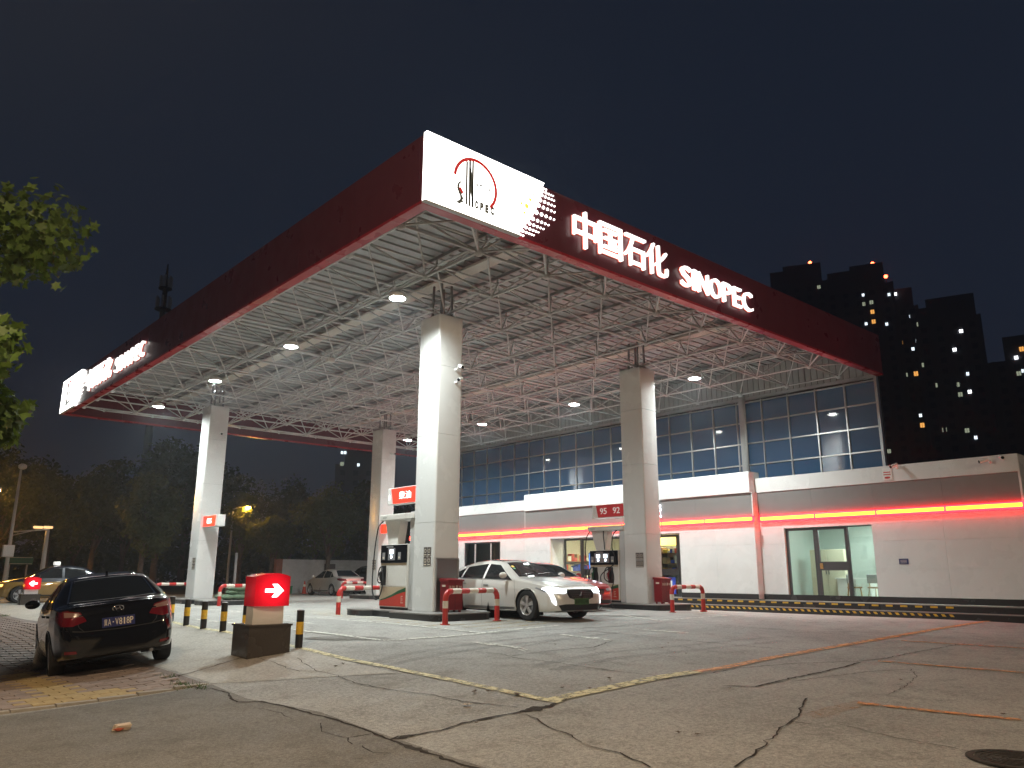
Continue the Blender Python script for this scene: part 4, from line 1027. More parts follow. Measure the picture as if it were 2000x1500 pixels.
o_ = t_.nodes.new('ShaderNodeOutputMaterial'); mx = t_.nodes.new('ShaderNodeMixShader'); tr = t_.nodes.new('ShaderNodeBsdfTransparent'); gl = t_.nodes.new('ShaderNodeBsdfGlossy'); fr = t_.nodes.new('ShaderNodeLayerWeight'); pw = t_.nodes.new('ShaderNodeMath'); pw.operation = 'POWER'; pw.inputs[1].default_value = 3.0; ml = t_.nodes.new('ShaderNodeMath'); ml.operation = 'MULTIPLY_ADD'; ml.inputs[1].default_value = .55; ml.inputs[2].default_value = .04
tr.inputs[0].default_value = (.86,.92,.90,1); gl.inputs['Roughness'].default_value = .02; fr.inputs[0].default_value = .5
t_.links.new(fr.outputs['Facing'], pw.inputs[0]); t_.links.new(pw.outputs[0], ml.inputs[0]); t_.links.new(ml.outputs[0], mx.inputs[0]); t_.links.new(tr.outputs[0], mx.inputs[1]); t_.links.new(gl.outputs[0], mx.inputs[2]); t_.links.new(mx.outputs[0], o_.inputs[0]); MATS['shop_glass'] = M
framed('shop_window', XS, 24.2, 25.24, .25, 2.60); d = framed('shop_door', XS, 23.1, 24.18, .25, 2.60, .09, (1.05, 1.30))
obj('door_handle', MB().cyl((XS-.04, 23.3, 1.0), (XS-.04, 23.3, 1.5), .015, n=8), 'steel', d)
framed('shop_window', XS, 20.6, 23.08, .25, 2.60); d = framed('shop_door', XS, 19.05, 20.58, .25, 2.60, .09, (1.05, 1.30))
framed('shop_window', XS, 18.31, 19.03, .25, 2.60, .05)
def room(y0, y1, x0, x1, wm, z1=2.9):
    obj('room_floor', MB().box(x0, x1, y0, y1, .14, .24), 'interior_floor', bld); obj('room_ceiling', MB().box(x0, x1, y0, y1, z1, z1+.1), wm, bld)
    obj('room_wall', MB().box(x1, x1+.1, y0, y1, .14, z1+.1), wm, bld)
    obj('room_wall', MB().box(x0, x1, y0-.1, y0, .14, z1+.1), wm, bld); obj('room_wall', MB().box(x0, x1, y1, y1+.1, .14, z1+.1), wm, bld)
room(17.2, 26.4, XS+.07, 30.2, 'interior_wall', 3.0)
for (x, y) in ((26.6, 18.9), (26.6, 21.5), (26.6, 24.2), (28.4, 20.2), (28.4, 23.4)):
    l = tag(obj('ceiling_panel_light', MB().box(x-.3, x+.3, y-.3, y+.3, 2.95, 2.998), 'ceiling_light_warm', base=(x, y, 2.95)), 'warm square ceiling light panel inside the shop', 'ceiling light', 'shop ceiling lights')
obj('cove_strip', MB().box(27.4, 27.46, 17.4, 22.8, 2.28, 2.62), 'warm_cove', bld); obj('cove_beam', MB().box(27.47, 27.8, 17.4, 22.8, 2.25, 2.9), 'interior_wall', bld)
tv = thing('wall_screen', 'blue wall screen inside the shop beside the door', 'screen', (27.0, 23.9, 1.0))
obj('bezel', MB().box(27.0, 27.06, 23.25, 25.15, 1.05, 2.05, .01), 'black_plastic', tv); obj('display', MB().box(26.99, 26.999, 23.29, 25.11, 1.09, 2.01), 'screen_blue', tv); obj('stand', MB().box(27.061, 27.15, 24.0, 24.4, .24, 1.5), 'dark_frame', tv)
poster = tag(obj('poster', MB().box(26.55, 26.57, 20.75, 21.35, 1.35, 2.05), 'pump_beige', base=(26.55,21.0,1.35)), 'framed beige poster hung inside the shop window', 'poster')
obj('frame', MB().box(26.54,26.575,20.72,20.75,1.32,2.08).box(26.54,26.575,21.35,21.38,1.32,2.08).box(26.54,26.575,20.75,21.35,2.05,2.08).box(26.54,26.575,20.75,21.35,1.32,1.35), 'dark_frame', poster)
sg = thing('shop_shelf', 'wooden shop shelving stacked with goods behind the window', 'shelf', (26.5, 19.4, .24))
for z in (.30, .70, 1.10, 1.50, 1.90): obj('shelf_board', MB().box(26.3, 26.75, 18.35, 20.5, z, z+.025), 'wood', sg)
for yy in (18.32, 20.5): obj('side_panel', MB().box(26.3, 26.75, yy, yy+.025, .24, 2.15), 'wood', sg)
obj('back_panel', MB().box(26.751, 26.77, 18.32, 20.52, .24, 2.15), 'interior_wall', sg)
GC = [((.03,.07,.45), 'blue'), ((.75,.55,.06), 'yellow'), ((.75,.75,.72), 'white'), ((.55,.06,.05), 'red'), ((.45,.33,.18), 'brown')]
for c_, n_ in GC: mat('goods_'+n_, c_, .4)
random.seed(3)
for z in (.325, .725, 1.125, 1.525, 1.925):
    y = 18.4
    while y < 20.4:
        w = random.uniform(.10, .22); h = random.uniform(.12, .30) if z < 1.9 else random.uniform(.1, .18)
        n_ = random.choice(['blue', 'blue', 'yellow', 'white', 'white', 'red', 'brown'])
        if y+w > 20.48: break
        me = MB().box(26.34, 26.34+random.uniform(.15, .3), y, y+w-.012, z, z+h, .006)
        tag(obj('goods_box', me, 'goods_'+n_, base=(26.4, y, z)), n_ + ' packaged goods box on the shop shelf', 'goods', 'goods on the shop shelf'); y += w
sg2 = thing('shop_shelf', 'shop shelving along the end wall beside the shop door', 'shelf', (27.2, 26.2, .24))
for z in (.30, .75, 1.2, 1.65): obj('shelf_board', MB().box(25.9, 28.6, 26.0, 26.38, z, z+.025), 'wood', sg2)
obj('back_panel', MB().box(25.9, 28.6, 26.381, 26.395, .24, 2.1), 'interior_wall', sg2)
for z in (.325, .775, 1.225, 1.675):
    x = 25.95
    while x < 28.4:
        w = random.uniform(.12, .26); h = random.uniform(.15, .34); n_ = random.choice(['blue', 'yellow', 'white', 'white', 'red', 'brown'])
        tag(obj('goods_box', MB().box(x, x+w-.015, 26.04, 26.3, z, z+h, .006), 'goods_'+n_, base=(x, 26.1, z)), n_ + ' packaged goods box on the end wall shelf of the shop', 'goods', 'goods on the end wall shelf'); x += w
pb = tag(obj('poster_board', MB().box(XS-.05, XS-.03, 19.2, 19.75, .35, .98), 'goods_blue', base=(XS, 19.4, .35)), 'blue promotional board standing at the shop door', 'poster board'); obj('leg', MB().box(XS-.028, XS-.01, 19.3, 19.34, .25, .9), 'dark_frame', pb); obj('print', MB().box(XS-.054, XS-.051, 19.36, 19.6, .5, .85), 'goods_white', pb)
# office
room(7.6, 15.0, XF+.20, 28.6, 'interior_green', 2.85)
for (x, y) in ((26.2, 12.6), (27.4, 11.5), (26.6, 9.5)):
    tag(obj('ceiling_panel_light', MB().box(x-.3, x+.3, y-.3, y+.3, 2.80, 2.848), 'ceiling_light_cool', base=(x, y, 2.8)), 'cool square ceiling light panel inside the office', 'ceiling light', 'office ceiling lights')
framed('office_window', XF+.09, 13.13, 14.19, .27, 2.61, .08); d = framed('office_door', XF+.085, 12.06, 13.12, .27, 2.61, .085, (1.22, 1.50)); framed('office_window', XF+.09, 11.21, 12.05, .27, 2.61, .03)
obj('lock', MB().box(XF+.07, XF+.084, 12.94, 13.05, 1.27, 1.45), 'gold_metal', d)
obj('door_jamb', MB().box(XF+.1, XF+.19, 11.13, 11.20, .27, 2.62), 'wood_red', bld)
cb = thing('office_cabinet', 'beige two door cabinet inside the office window', 'cabinet', (27.2, 13.6, .24))
obj('case', MB().box(27.0, 27.45, 13.15, 14.4, .24, 1.95, .01), 'cabinet_beige', cb)
for k in range(2): dd = obj('door', MB().box(26.985, 26.999, 13.17+k*.62, 13.77+k*.62, .3, 1.92), 'cabinet_beige', cb); obj('handle', MB().box(26.965, 26.984, 13.72+k*.1, 13.745+k*.1, 1.1, 1.25), 'dark_frame', dd)
for q in range(3):
    lk = thing('locker', 'pale green steel locker against the office back wall', 'locker', (28.3, 10.6+q*.72, .24), 0, 'office lockers')
    obj('case', MB().box(28.1, 28.55, 10.3+q*.72, 11.0+q*.72, .24, 2.0, .008), 'cabinet', lk)
    for k in range(2): dd = obj('door', MB().box(28.086, 28.099, 10.32+q*.72, 10.98+q*.72, .28+k*.86, 1.10+k*.86), 'cabinet', lk); obj('handle', MB().box(28.07, 28.085, 10.40+q*.72, 10.44+q*.72, .65+k*.86, .78+k*.86), 'dark_frame', dd)
dk_ = thing('office_desk', 'white office desk with drawers behind the office door', 'desk', (27.0, 12.9, .24))
obj('desk_top', MB().box(26.7, 27.3, 12.2, 13.4, .95, .99), 'white_plastic', dk_)
pdl = obj('pedestal', MB().box(26.75, 27.25, 12.95, 13.35, .25, .95), 'white_plastic', dk_); obj('leg', MB().box(26.75, 27.25, 12.22, 12.26, .25, .95), 'white_plastic', dk_)
for k in range(4): obj('drawer', MB().box(26.735, 26.749, 12.97, 13.33, .28+k*.165, .42+k*.165), 'white_plastic', dk_)
def chair(x, y, rz, label):
    t = thing('office_chair', label, 'chair', (x, y, .24), rz)
    obj('seat', MB().box(-.22,.22,-.22,.22,.42,.47,.015), 'wood', t, local=True); obj('backrest', MB().box(-.22,.22,.18,.22,.58,.86,.015), 'grey_plastic', t, local=True)
    for sx in (-.19,.19):
        obj('leg', MB().cyl((sx*1.15,-.2,0), (sx*.9,-.17,.42), .013, n=6), 'gold_metal', t, local=True); obj('leg', MB().cyl((sx*1.15,.25,0), (sx*.9,.19,.42), .013, n=6), 'gold_metal', t, local=True); obj('back_post', MB().cyl((sx*.8,.19,.42), (sx*.8,.2,.62), .012, n=6), 'gold_metal', t, local=True)
chair(25.9, 12.35, .4, 'wooden seated office chair behind the office door'); chair(26.1, 11.7, -.6, 'wooden seated office chair beside the office side pane')
# left window
framed('side_window', XF+.02, WIN[0]+.01, WIN[1]-.01, WIN[2]+.01, WIN[3]-.01, .06)
for yy in (29.7, 30.9): obj('window_sash', MB().box(XF+.03, XF+.07, yy, yy+.07, WIN[2]+.07, WIN[3]-.07), 'alu_matte', bld)
obj('window_backing', MB().box(XF+.5, XF+.52, WIN[0]-.3, WIN[1]+.3, .8, 2.85), 'dark_frame', bld)
# shop sign on the grey band
for ch, a0, a1 in (('易', 20.2, 19.72), ('捷', 19.66, 19.06)):
    o = obj('shop_letter', text_on(ch, lambda a, b, d: (XM-.03-d, -a, b), -a0, -a1, 3.2, 3.74, .05, .03), 'letter_shop', bld) if 'letter_shop' in MATS else obj('shop_letter', text_on(ch, lambda a, b, d: (XM-.03-d, -a, b), -a0, -a1, 3.2, 3.74, .05, .03), mat('letter_shop', (.9,.9,.95), .4, emit=(.86,.90,1.0), es=2.5), bld)
obj('shop_letter', MB().box(XM-.085, XM-.081, 19.08, 19.22, 3.32, 3.42), 'logo_red', bld)
# plinth steps
st = thing('entrance_steps', 'two black granite steps with yellow hazard stripes along the building', 'steps', (24.5, 15, BZ))
obj('skirting', MB().box(XF-.012, XF-.001, YS0, YM0-.05, .26, .438), 'granite', st); obj('skirting', MB().box(XM-.012, XM-.001, YM0-.04, ENT[0], .26, .438), 'granite', st)
obj('skirting', MB().box(XM-.012, XM-.001, ENT[1], YM1+.04, .26, .438), 'granite', st); obj('skirting', MB().box(XF-.012, XF-.001, YM1+.05, YS1, .26, .438), 'granite', st)
for k in range(16):
    a = 5.2+k*1.96; b = a+1.955
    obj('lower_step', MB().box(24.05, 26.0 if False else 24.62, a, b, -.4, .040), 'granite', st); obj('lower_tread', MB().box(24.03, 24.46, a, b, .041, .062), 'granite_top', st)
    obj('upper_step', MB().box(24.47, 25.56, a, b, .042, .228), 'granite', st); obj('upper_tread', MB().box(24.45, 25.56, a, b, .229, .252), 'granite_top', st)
for k in range(46):
    y = 8.9+k*.42
    if y < 27: obj('hazard_stripe', MB().prism([(y, .17), (y+.2, .17), (y+.2, .222), (y, .222)], lambda a, b, d: (d, a, b), 24.462, 24.469), 'hazard_yellow', st)
for k in range(88):
    y = 8.75+k*.21
    if y < 27: obj('hazard_stripe', MB().prism([(y, -.04), (y+.09, -.04), (y+.14, .025), (y+.05, .025)], lambda a, b, d: (d, a, b), 24.042, 24.049), 'hazard_yellow', st)
# wall plates and cameras
pl = tag(obj('wall_plaque', MB().box(XF-.014, XF-.001, 10.2, 10.47, 1.40, 1.56), 'blue_plate', base=(XF, 10.3, 1.4)), 'small blue plaque on the white wall beside the office door', 'plaque'); 
for k in range(3): obj('text_line', MB().box(XF-.016, XF-.0145, 10.24, 10.43, 1.43+k*.04, 1.44+k*.04), 'plate_white', pl)
tg = tag(obj('notice_plate', MB().box(XF-.075, XF-.055, 10.38, 10.66, 3.95, 4.32), 'white_plastic', base=(XF, 10.5, 3.95)), 'white notice plate with red lettering on the parapet', 'notice')
obj('red_mark', MB().prism([(10.52+.09*math.cos(q), 4.02+.035*math.sin(q)) for q in np.arange(0, 2*PI, .4)], lambda a, b, d: (d, a, b), XF-.078, XF-.0755), 'rail_red', tg); obj('text_line', MB().box(XF-.078, XF-.0755, 10.41, 10.63, 4.10, 4.13).box(XF-.078, XF-.0755, 10.41, 10.63, 4.17, 4.20), 'rail_red', tg)
cctv('small black security camera next to the parapet notice plate', (XF-.05, 10.2, 4.30), (-.8,.5,-.4), (-.16,.02,.06))
cctv('white security camera on the far right end of the parapet', (XF-.05, 7.6, 4.22), (-.6,.8,-.25), (-.22,.1,.02)); cctv('second white security camera on the far right end of the parapet', (XF-.05, 7.28, 4.28), (-.8,-.5,-.3), (-.16,0,.03))
# ------------------------------------------------------------------ cars (local: +x forward, +y left, z up, origin on the ground at mid wheelbase)
def paint(name, col, metal=.3, rough=.28):
    return mat(name, col, rough, metal=metal, coat=1.0, spec=.5)
mat('alloy', (.62,.62,.62), .3, metal=.45)
paint('paint_black', (.004,.004,.005), .0, .12); paint('paint_pearl', (.70,.69,.66), .15, .3); paint('paint_red_car', (.36,.012,.014), .2, .3)
paint('paint_silver', (.52,.50,.46), .3, .3); paint('paint_navy', (.012,.014,.022), .2, .3); paint('paint_taxi_gold', (.26,.15,.035), .2, .3)
def smooth_fn(pts, sig=.05):
    pts = sorted(pts); X = np.array([p[0] for p in pts]); Z = np.array([p[1] for p in pts])
    xs = np.linspace(X[0], X[-1], 600); zs = np.interp(xs, X, Z); k = max(1, int(sig/(xs[1]-xs[0]))); ker = np.hanning(2*k+3); ker /= ker.sum()
    zp = np.pad(zs, k+1, mode='edge'); zs2 = np.convolve(zp, ker, 'valid')
    return lambda x: np.interp(x, xs, zs2)
def crom(P, n):
    P = np.array(P, float); out = []
    for i in range(len(P)-1):
        p0, p1, p2, p3 = P[max(i-1,0)], P[i], P[i+1], P[min(i+2,len(P)-1)]
        for s in np.linspace(0, 1, n, endpoint=False): out.append(.5*((2*p1)+(-p0+p2)*s+(2*p0-5*p1+4*p2-p3)*s*s+(-p0+3*p1-3*p2+p3)*s**3))
    out.append(P[-1]); return np.array(out)
def make_car(sp, label, cat='car'):
    wb, W2, H = sp['wb'], sp['W']/2, sp['H']; rt = sp['r']; xn, xt = sp['nose'], sp['tail']
    T = smooth_fn(sp['top'], .06); B = smooth_fn(sp['belt'], .10); PWf = smooth_fn(sp['plan'], .05); Sf = smooth_fn(sp['sill'], .05)
    Wr = sp['roofw']
    root = thing(sp.get('name', 'sedan_car'), label, cat)
    u = np.concatenate([np.linspace(0, .06, 10), np.linspace(.06, .94, 120)[1:], np.linspace(.94, 1, 10)[1:]])
    X = xt+(xn-xt)*u; nS = len(X); secs = []
    for x in X:
        zb, t, b, w = float(Sf(x)), float(T(x)), float(B(x)), W2*float(PWf(x))
        b = min(b, t-.015); gsc = max(0., min(1., (t-b)/(H-.93))); wt = w*.90*(1-gsc)+Wr*gsc*min(1, w/W2*1.02)
        mid = min(.50, b-.12)
        cp = [(0,zb),(w*.55,zb),(w*.86,zb),(w*.955,zb+.05),(w*.995,mid),(w*.992,(mid+b)/2),(w*.955,b-.01),(w*.94*(1-gsc)+(.45*w*.94+.55*wt+.015)*gsc, b+(t-b)*.5),(wt, t-.055*gsc-.012),(wt*.78, t-.018*gsc-.004),(wt*.4, t-.003),(0,t)]
        c = crom(cp, 5); secs.append(c)
    m_ = len(secs[0]); V = []; Fc = []
    for x, c in zip(X, secs): V += [(x, p[0], p[1]) for p in c] + [(x, -p[0], p[1]) for p in c[1:-1]]
    q = 2*m_-2
    ring = list(range(m_)) + list(range(q-1, m_-1, -1))
    for i in range(nS-1):
        for k in range(q):
            a, b = ring[k], ring[(k+1) % q]; Fc.append((i*q+a, i*q+b, (i+1)*q+b, (i+1)*q+a))
    Fc.append(tuple(ring[::-1])); Fc.append(tuple((nS-1)*q+k for k in ring))
    R_ = rt+.05; A = np.array(V)
    full = BVHTree.FromPolygons([Vector(p) for p in V], Fc)
    for xc in (wb/2, -wb/2):     # wheel arches
        d = np.hypot(A[:,0]-xc, A[:,2]-rt); near = (np.abs(d-R_) < .022) & (np.abs(A[:,1]) > W2*.5)
        A[near,0] = xc+(A[near,0]-xc)/d[near]*R_; A[near,2] = rt+(A[near,2]-rt)/d[near]*R_
    keep = []
    for f in Fc:
        c = A[list(f)].mean(0)
        if abs(c[1]) > W2*.5 and len(f) == 4 and any(math.hypot(c[0]-xc, c[2]-rt) < R_-.004 for xc in (wb/2, -wb/2)): continue
        keep.append(f)
    bm_ = MB(); bm_.v = [tuple(p) for p in A]; bm_.f = keep
    body = obj('body', bm_, sp['paint'], root, smooth='all', local=True)
    if sp.get('lower'):
        me = body.data; me.materials.append(MATS[sp['lower']])
        for p in me.polygons:
            if p.center.z < sp['split']: p.material_index = 1
    me = body.data; me.set_sharp_from_angle(angle=math.radians(50))
    def cast(axis, a, b, sgn):
        if axis == 'y': o, d = Vector((a, sgn*3, b)), Vector((0, -sgn, 0))
        elif axis == 'z': o, d = Vector((a, b, 4)), Vector((0, 0, -1))
        else: o, d = Vector((sgn*5, a, b)), Vector((-sgn, 0, 0))
        h = full.ray_cast(o, d)
        return (None if h[0] is None else (h[0]-d*0, h[1], d))
    def patch(nm, axis, poly, mt, sgn=1, off=.006, cell=.06, par=None, sm='all'):
        pts = {}; Vv = []; Ff = []
        for qd in clip_cells(poly, cell):
            f = []; ok = True
            for p in qd:
                k = (round(p[0],4), round(p[1],4))
                if k not in pts:
                    h = cast(axis, p[0], p[1], sgn)
                    if h is None: pts[k] = None
                    else:
                        n = h[1] if h[1].dot(h[2]) < 0 else -h[1]; n = (n - h[2]*.6).normalized()
                        pts[k] = len(Vv); Vv.append(tuple(h[0]+n*off))
                if pts[k] is None: ok = False; break
                f.append(pts[k])
            if ok: Ff.append(tuple(f))
        if not Ff: return None
        mb = MB(); mb.v = Vv; mb.f = Ff
        return obj(nm, mb, mt, par or root, smooth=sm, local=True, recalc=False)
    def line(nm, axis, pts, w, mt, sgn=1, off=.004, par=None):
        polys = MB(); idx = 0
        for i in range(len(pts)-1):
            a, b = np.array(pts[i]), np.array(pts[i+1]); L = np.linalg.norm(b-a); d = (b-a)/L; n_ = np.array([-d[1], d[0]])*w/2; k = max(1, int(L/.06)); prev = None
            for s in range(k+1):
                c = a+(b-a)*s/k; h1 = cast(axis, *(c+n_), sgn); h2 = cast(axis, *(c-n_), sgn)
                if h1 is None or h2 is None: prev = None; continue
                e1 = h1[0]-h1[2]*off; e2 = h2[0]-h2[2]*off; polys.v += [tuple(e1), tuple(e2)]; cur = (len(polys.v)-2, len(polys.v)-1)
                if prev: polys.f.append((prev[0], prev[1], cur[1], cur[0]))
                prev = cur
        if polys.f: return obj(nm, polys, mt, par or root, local=True, recalc=False)
    # wheels
    for xc in (wb/2, -wb/2):
        for s in (1, -1):
            yc = s*(W2-.115); tw = .105
            liner = MB(); n = 18
            for k in range(n+1):
                q_ = -.35+ (PI+.7)*k/n; liner.v += [(xc+R_*math.cos(q_), s*W2*.45, rt+R_*math.sin(q_)), (xc+R_*math.cos(q_), s*(W2-.03)*float(PWf(xc)), rt+R_*math.sin(q_))]
            liner.f = [(2*k, 2*k+1, 2*k+3, 2*k+2) for k in range(n)]; obj('wheel_well', liner, 'black_plastic', root, local=True, recalc=False)
            o0 = len(liner.v)
            tyre = MB().lathe([(rt*.66,-tw*.92),(rt*.80,-tw),(rt*.95,-tw*.97),(rt*.99,-tw*.8),(rt,-tw*.4),(rt,tw*.4),(rt*.99,tw*.8),(rt*.95,tw*.97),(rt*.80,tw),(rt*.66,tw*.92)], (xc, yc, rt), 'y', 36)
            w_ = obj('wheel', tyre, 'rubber', root, smooth=40, local=True)
            rim = MB().lathe([(rt*.67,tw*.90*s),(rt*.64,tw*.80*s),(rt*.60,tw*.2*s),(rt*.60,-tw*.9*s)], (xc, yc, rt), 'y', 36); obj('rim', rim, 'alloy', w_, smooth=40, local=True)
            obj('brake_disc', MB().lathe([(0,tw*.05*s),(rt*.48,tw*.05*s),(rt*.48,-tw*.1*s)], (xc, yc, rt), 'y', 24), 'grey_plastic', w_, local=True)
            obj('wheel_back', MB().lathe([(0,-tw*.3*s),(rt*.62,-tw*.3*s)], (xc, yc, rt), 'y', 24), 'black_plastic', w_, local=True)
            sk = MB(); ns = sp.get('spokes', 5)
            for k in range(ns):
                for da in ((-.13, .13) if sp.get('twin', True) else (0,)):
                    a0 = 2*PI*k/ns+.3; a1 = a0+da
                    p = (math.cos(a1), math.sin(a1)); t_ = (-p[1], p[0]); r0, r1 = rt*.10, rt*.65; w0, w1 = rt*.05, rt*.055
                    qd = [(p[0]*r0+t_[0]*w0, p[1]*r0+t_[1]*w0), (p[0]*r0-t_[0]*w0, p[1]*r0-t_[1]*w0), (p[0]*r1-t_[0]*w1, p[1]*r1-t_[1]*w1), (p[0]*r1+t_[0]*w1, p[1]*r1+t_[1]*w1)]
                    sk.prism([(xc+a, rt+b) for a, b in qd], lambda a, b, d: (a, yc+d, b), s*tw*.62, s*tw*.86)
            sk.lathe([(0,tw*.90*s),(rt*.13,tw*.88*s),(rt*.16,tw*.5*s)], (xc, yc, rt), 'y', 16)
            obj('spokes', sk, sp.get('rim', 'alloy'), w_, local=True)
            # arch lip
            pts = []
            for q_ in np.linspace(-.25, PI+.25, 30):
                h = cast('y', xc+(R_+.004)*math.cos(q_), rt+(R_+.004)*math.sin(q_), s)
                if h is not None: pts.append(tuple(h[0]))
            if len(pts) > 3: obj('arch_lip', MB().tube(pts, .012, 6), sp.get('lip', sp['paint']), root, smooth='all', local=True)
    obj('underbody', MB().box(-wb/2+.3, wb/2-.3, -W2*.8, W2*.8, .17, .24), 'black_plastic', root, local=True)
    # glass
    hx, cx_, rx, bx = sp['header'], sp['cowl'], sp['rear_header'], sp['back']
    ww, wc = Wr*.90, W2*.80
    patch('windscreen', 'z', [(cx_, -wc), (cx_+.05, -wc*.5), (cx_+.06, 0), (cx_+.05, wc*.5), (cx_, wc), (hx, ww*.93), (hx+.015, 0), (hx, -ww*.93)], 'car_glass')
    patch('rear_window', 'z', [(bx, wc*.93), (bx-.03, 0), (bx, -wc*.93), (rx, -ww*.90), (rx, 0), (rx, ww*.90)], 'car_glass')
    for s in (1, -1):
        for pl_ in sp['side_glass']: patch('side_window', 'y', pl_, 'car_glass', s, .005, .05)
        for ln in sp['seams']: line('door_seam', 'y', ln, .007, 'black_plastic', s)
        for (hx_, hz_) in sp['handles']:
            h = cast('y', hx_, hz_, s)
            if h is not None:
                p = h[0]; obj('door_handle', MB().box(p.x-.09, p.x+.09, p.y+(-.0 if s > 0 else -.028), p.y+(.028 if s > 0 else 0), hz_-.016, hz_+.016, .008), sp.get('handle_mat', sp['paint']), root, local=True)
        mx_, mz_ = sp['mirror']; h = cast('y', mx_, mz_-.02, s); yy = abs(h[0].y) if h else W2
        mr = MB().sphere((mx_, s*(yy+.15), mz_+.05), 1, 14, 10, (.06, .12, .075)); mo = obj('mirror', mr, sp.get('mirror_mat', sp['paint']), root, smooth='all', local=True)
        obj('mirror_stalk', MB().tube([(mx_+.02, s*(yy-.02), mz_-.01), (mx_, s*(yy+.10), mz_+.02)], .022, 8), 'black_plastic', mo, smooth='all', local=True)
        obj('mirror_glass', MB().lathe([(0,0),(1,0)], (0,0,0), 'x', 16), 'chrome', mo, local=True); g_ = mo.children[-1].data
        for v in g_.vertices: v.co = (mx_-.058, s*(yy+.15)+v.co.y*.105, mz_+.05+v.co.z*.062)
        line('sill_trim', 'y', [(-wb/2+R_+.05, sp['sill'][len(sp['sill'])//2][1]+.075), (wb/2-R_-.05, sp['sill'][len(sp['sill'])//2][1]+.075)], .05, sp.get('sill_mat', 'black_plastic'), s)
        if sp.get('belt_trim'): line('belt_trim', 'y', sp['belt_trim'], .014, 'chrome', s, .009)
    ctx = dict(root=root, patch=patch, line=line, cast=cast, W2=W2)
    sp['detail'](ctx, sp)
    return root
def plate(ctx, x, z, sgn, w, h, mt, text, tm, y0=0.0, tilt=0):
    hh = ctx['cast']('x', y0, z, sgn); px = (hh[0].x if hh else x)+sgn*.012
    p = obj('number_plate', MB().box(px-.006, px+.006, y0-w/2, y0+w/2, z-h/2, z+h/2), mt, ctx['root'], local=True)
    n = len(text); pad = .02; cw = (w-2*pad)/n
    for k, ch in enumerate(text):
        if ch == ' ': continue
        # reading direction: seen from behind (sgn -1) left is +y; seen from the front left is -y
        a0 = -w/2+pad+k*cw+.004; a1 = a0+cw-.008
        if ch in '1I·': c0 = (a0+a1)/2; a0, a1 = c0-.009, c0+.009
        zz = (z-h*.34, z+h*.34) if ch != '·' else (z-.009, z+.009)
        obj('character', text_on(ch, lambda a, b, d: (px+sgn*(.0065+d), y0+sgn*a, b), a0, a1, zz[0], zz[1], .004, .0), tm, p, local=True)
    return p
# ---- black sedan seen from behind
def det_black(c, sp):
    P = c['patch']; W2 = c['W2']
    for s in (1, -1):
        tl = P('tail_lamp', 'x', [(s*.42,.80),(s*.60,.745),(s*.74,.76),(s*.74,.96),(s*.66,.965),(s*.50,.93)], 'tail_red', -1, .010, .05)
        P('tail_lamp_lens', 'x', [(s*.47,.87),(s*.70,.88),(s*.70,.95),(s*.52,.92)], 'tail_clear', -1, .014, .05, tl)
        P('tail_lamp_side', 'y', [(-2.12,.76),(-1.78,.88),(-1.80,.96),(-2.08,.97)], 'tail_red', s, .010, .05)
        P('reflector', 'x', [(s*.55,.36),(s*.70,.37),(s*.70,.41),(s*.56,.40)], 'tail_red', -1, .010, .04)
        c['line']('trunk_seam', 'x', [(s*.60,.985),(s*.57,.90),(s*.52,.72),(s*.46,.66)], .008, 'black_plastic', -1)
    c['line']('bumper_seam', 'x', [(-.74,.70),(-.46,.655),(0,.64),(.46,.655),(.74,.70)], .010, 'black_plastic', -1)
    c['line']('trunk_crease', 'x', [(-.52,.885),(0,.895),(.52,.885)], .016, 'paint_black', -1, .016)
    P('rear_diffuser', 'x', [(-.55,.24),(.55,.24),(.48,.31),(-.48,.31)], 'black_plastic', -1, .012)
    plate(c, -2.2, .745, -1, .44, .14, 'blue_plate', '冀A·V818P', 'plate_white')
    h = c['cast']('x', 0, .93, -1); px = h[0].x-.012
    e = obj('emblem', MB(), 'chrome', c['root'], local=True) if False else None
    ring = MB().tube([(px, .075*math.cos(q), .93+.042*math.sin(q)) for q in np.linspace(0, 2*PI, 33)], .007, 6, False)
    em = obj('emblem', ring, 'chrome', c['root'], smooth='all', local=True)
    for s in (1, -1): obj('emblem_stroke', MB().tube([(px, s*.030+.012, .96), (px, s*.030, .93), (px, s*.030-.012, .90)], .006, 6), 'chrome', em, local=True)
    obj('emblem_stroke', MB().tube([(px, .03, .925), (px, 0, .93), (px, -.03, .935)], .006, 6), 'chrome', em, local=True)
    obj('antenna_fin', MB().prism([(-.95,1.40),(-.80,1.41),(-.93,1.48)], lambda a, b, d: (a, d, b), -.015, .015), 'paint_black', c['root'], local=True)
    obj('exhaust', MB().cyl((-2.16,-.45,.26), (-1.9,-.45,.27), .028, n=12), 'steel', c['root'], local=True)
    c['line']('window_surround', 'z', [(-1.62,.62),(-.98,.50)], .022, 'chrome', 1, .010); c['line']('window_surround', 'z', [(-1.62,-.62),(-.98,-.50)], .022, 'chrome', 1, .010)
    c['line']('window_glint', 'z', [(-1.60,-.60),(-1.63,-.3),(-1.635,0),(-1.63,.3),(-1.60,.60)], .022, 'alu', 1, .012); c['line']('window_glint', 'z', [(-1.0,-.48),(-1.0,0),(-1.0,.48)], .022, 'alu', 1, .012)  # painted highlight: lamp reflections on the rear glass rim, drawn as pale strips
    P('spoiler_lip', 'z', [(-2.05,-.6),(-2.12,0),(-2.05,.6),(-1.98,.6),(-2.03,0),(-1.98,-.6)], 'paint_black', 1, .03)
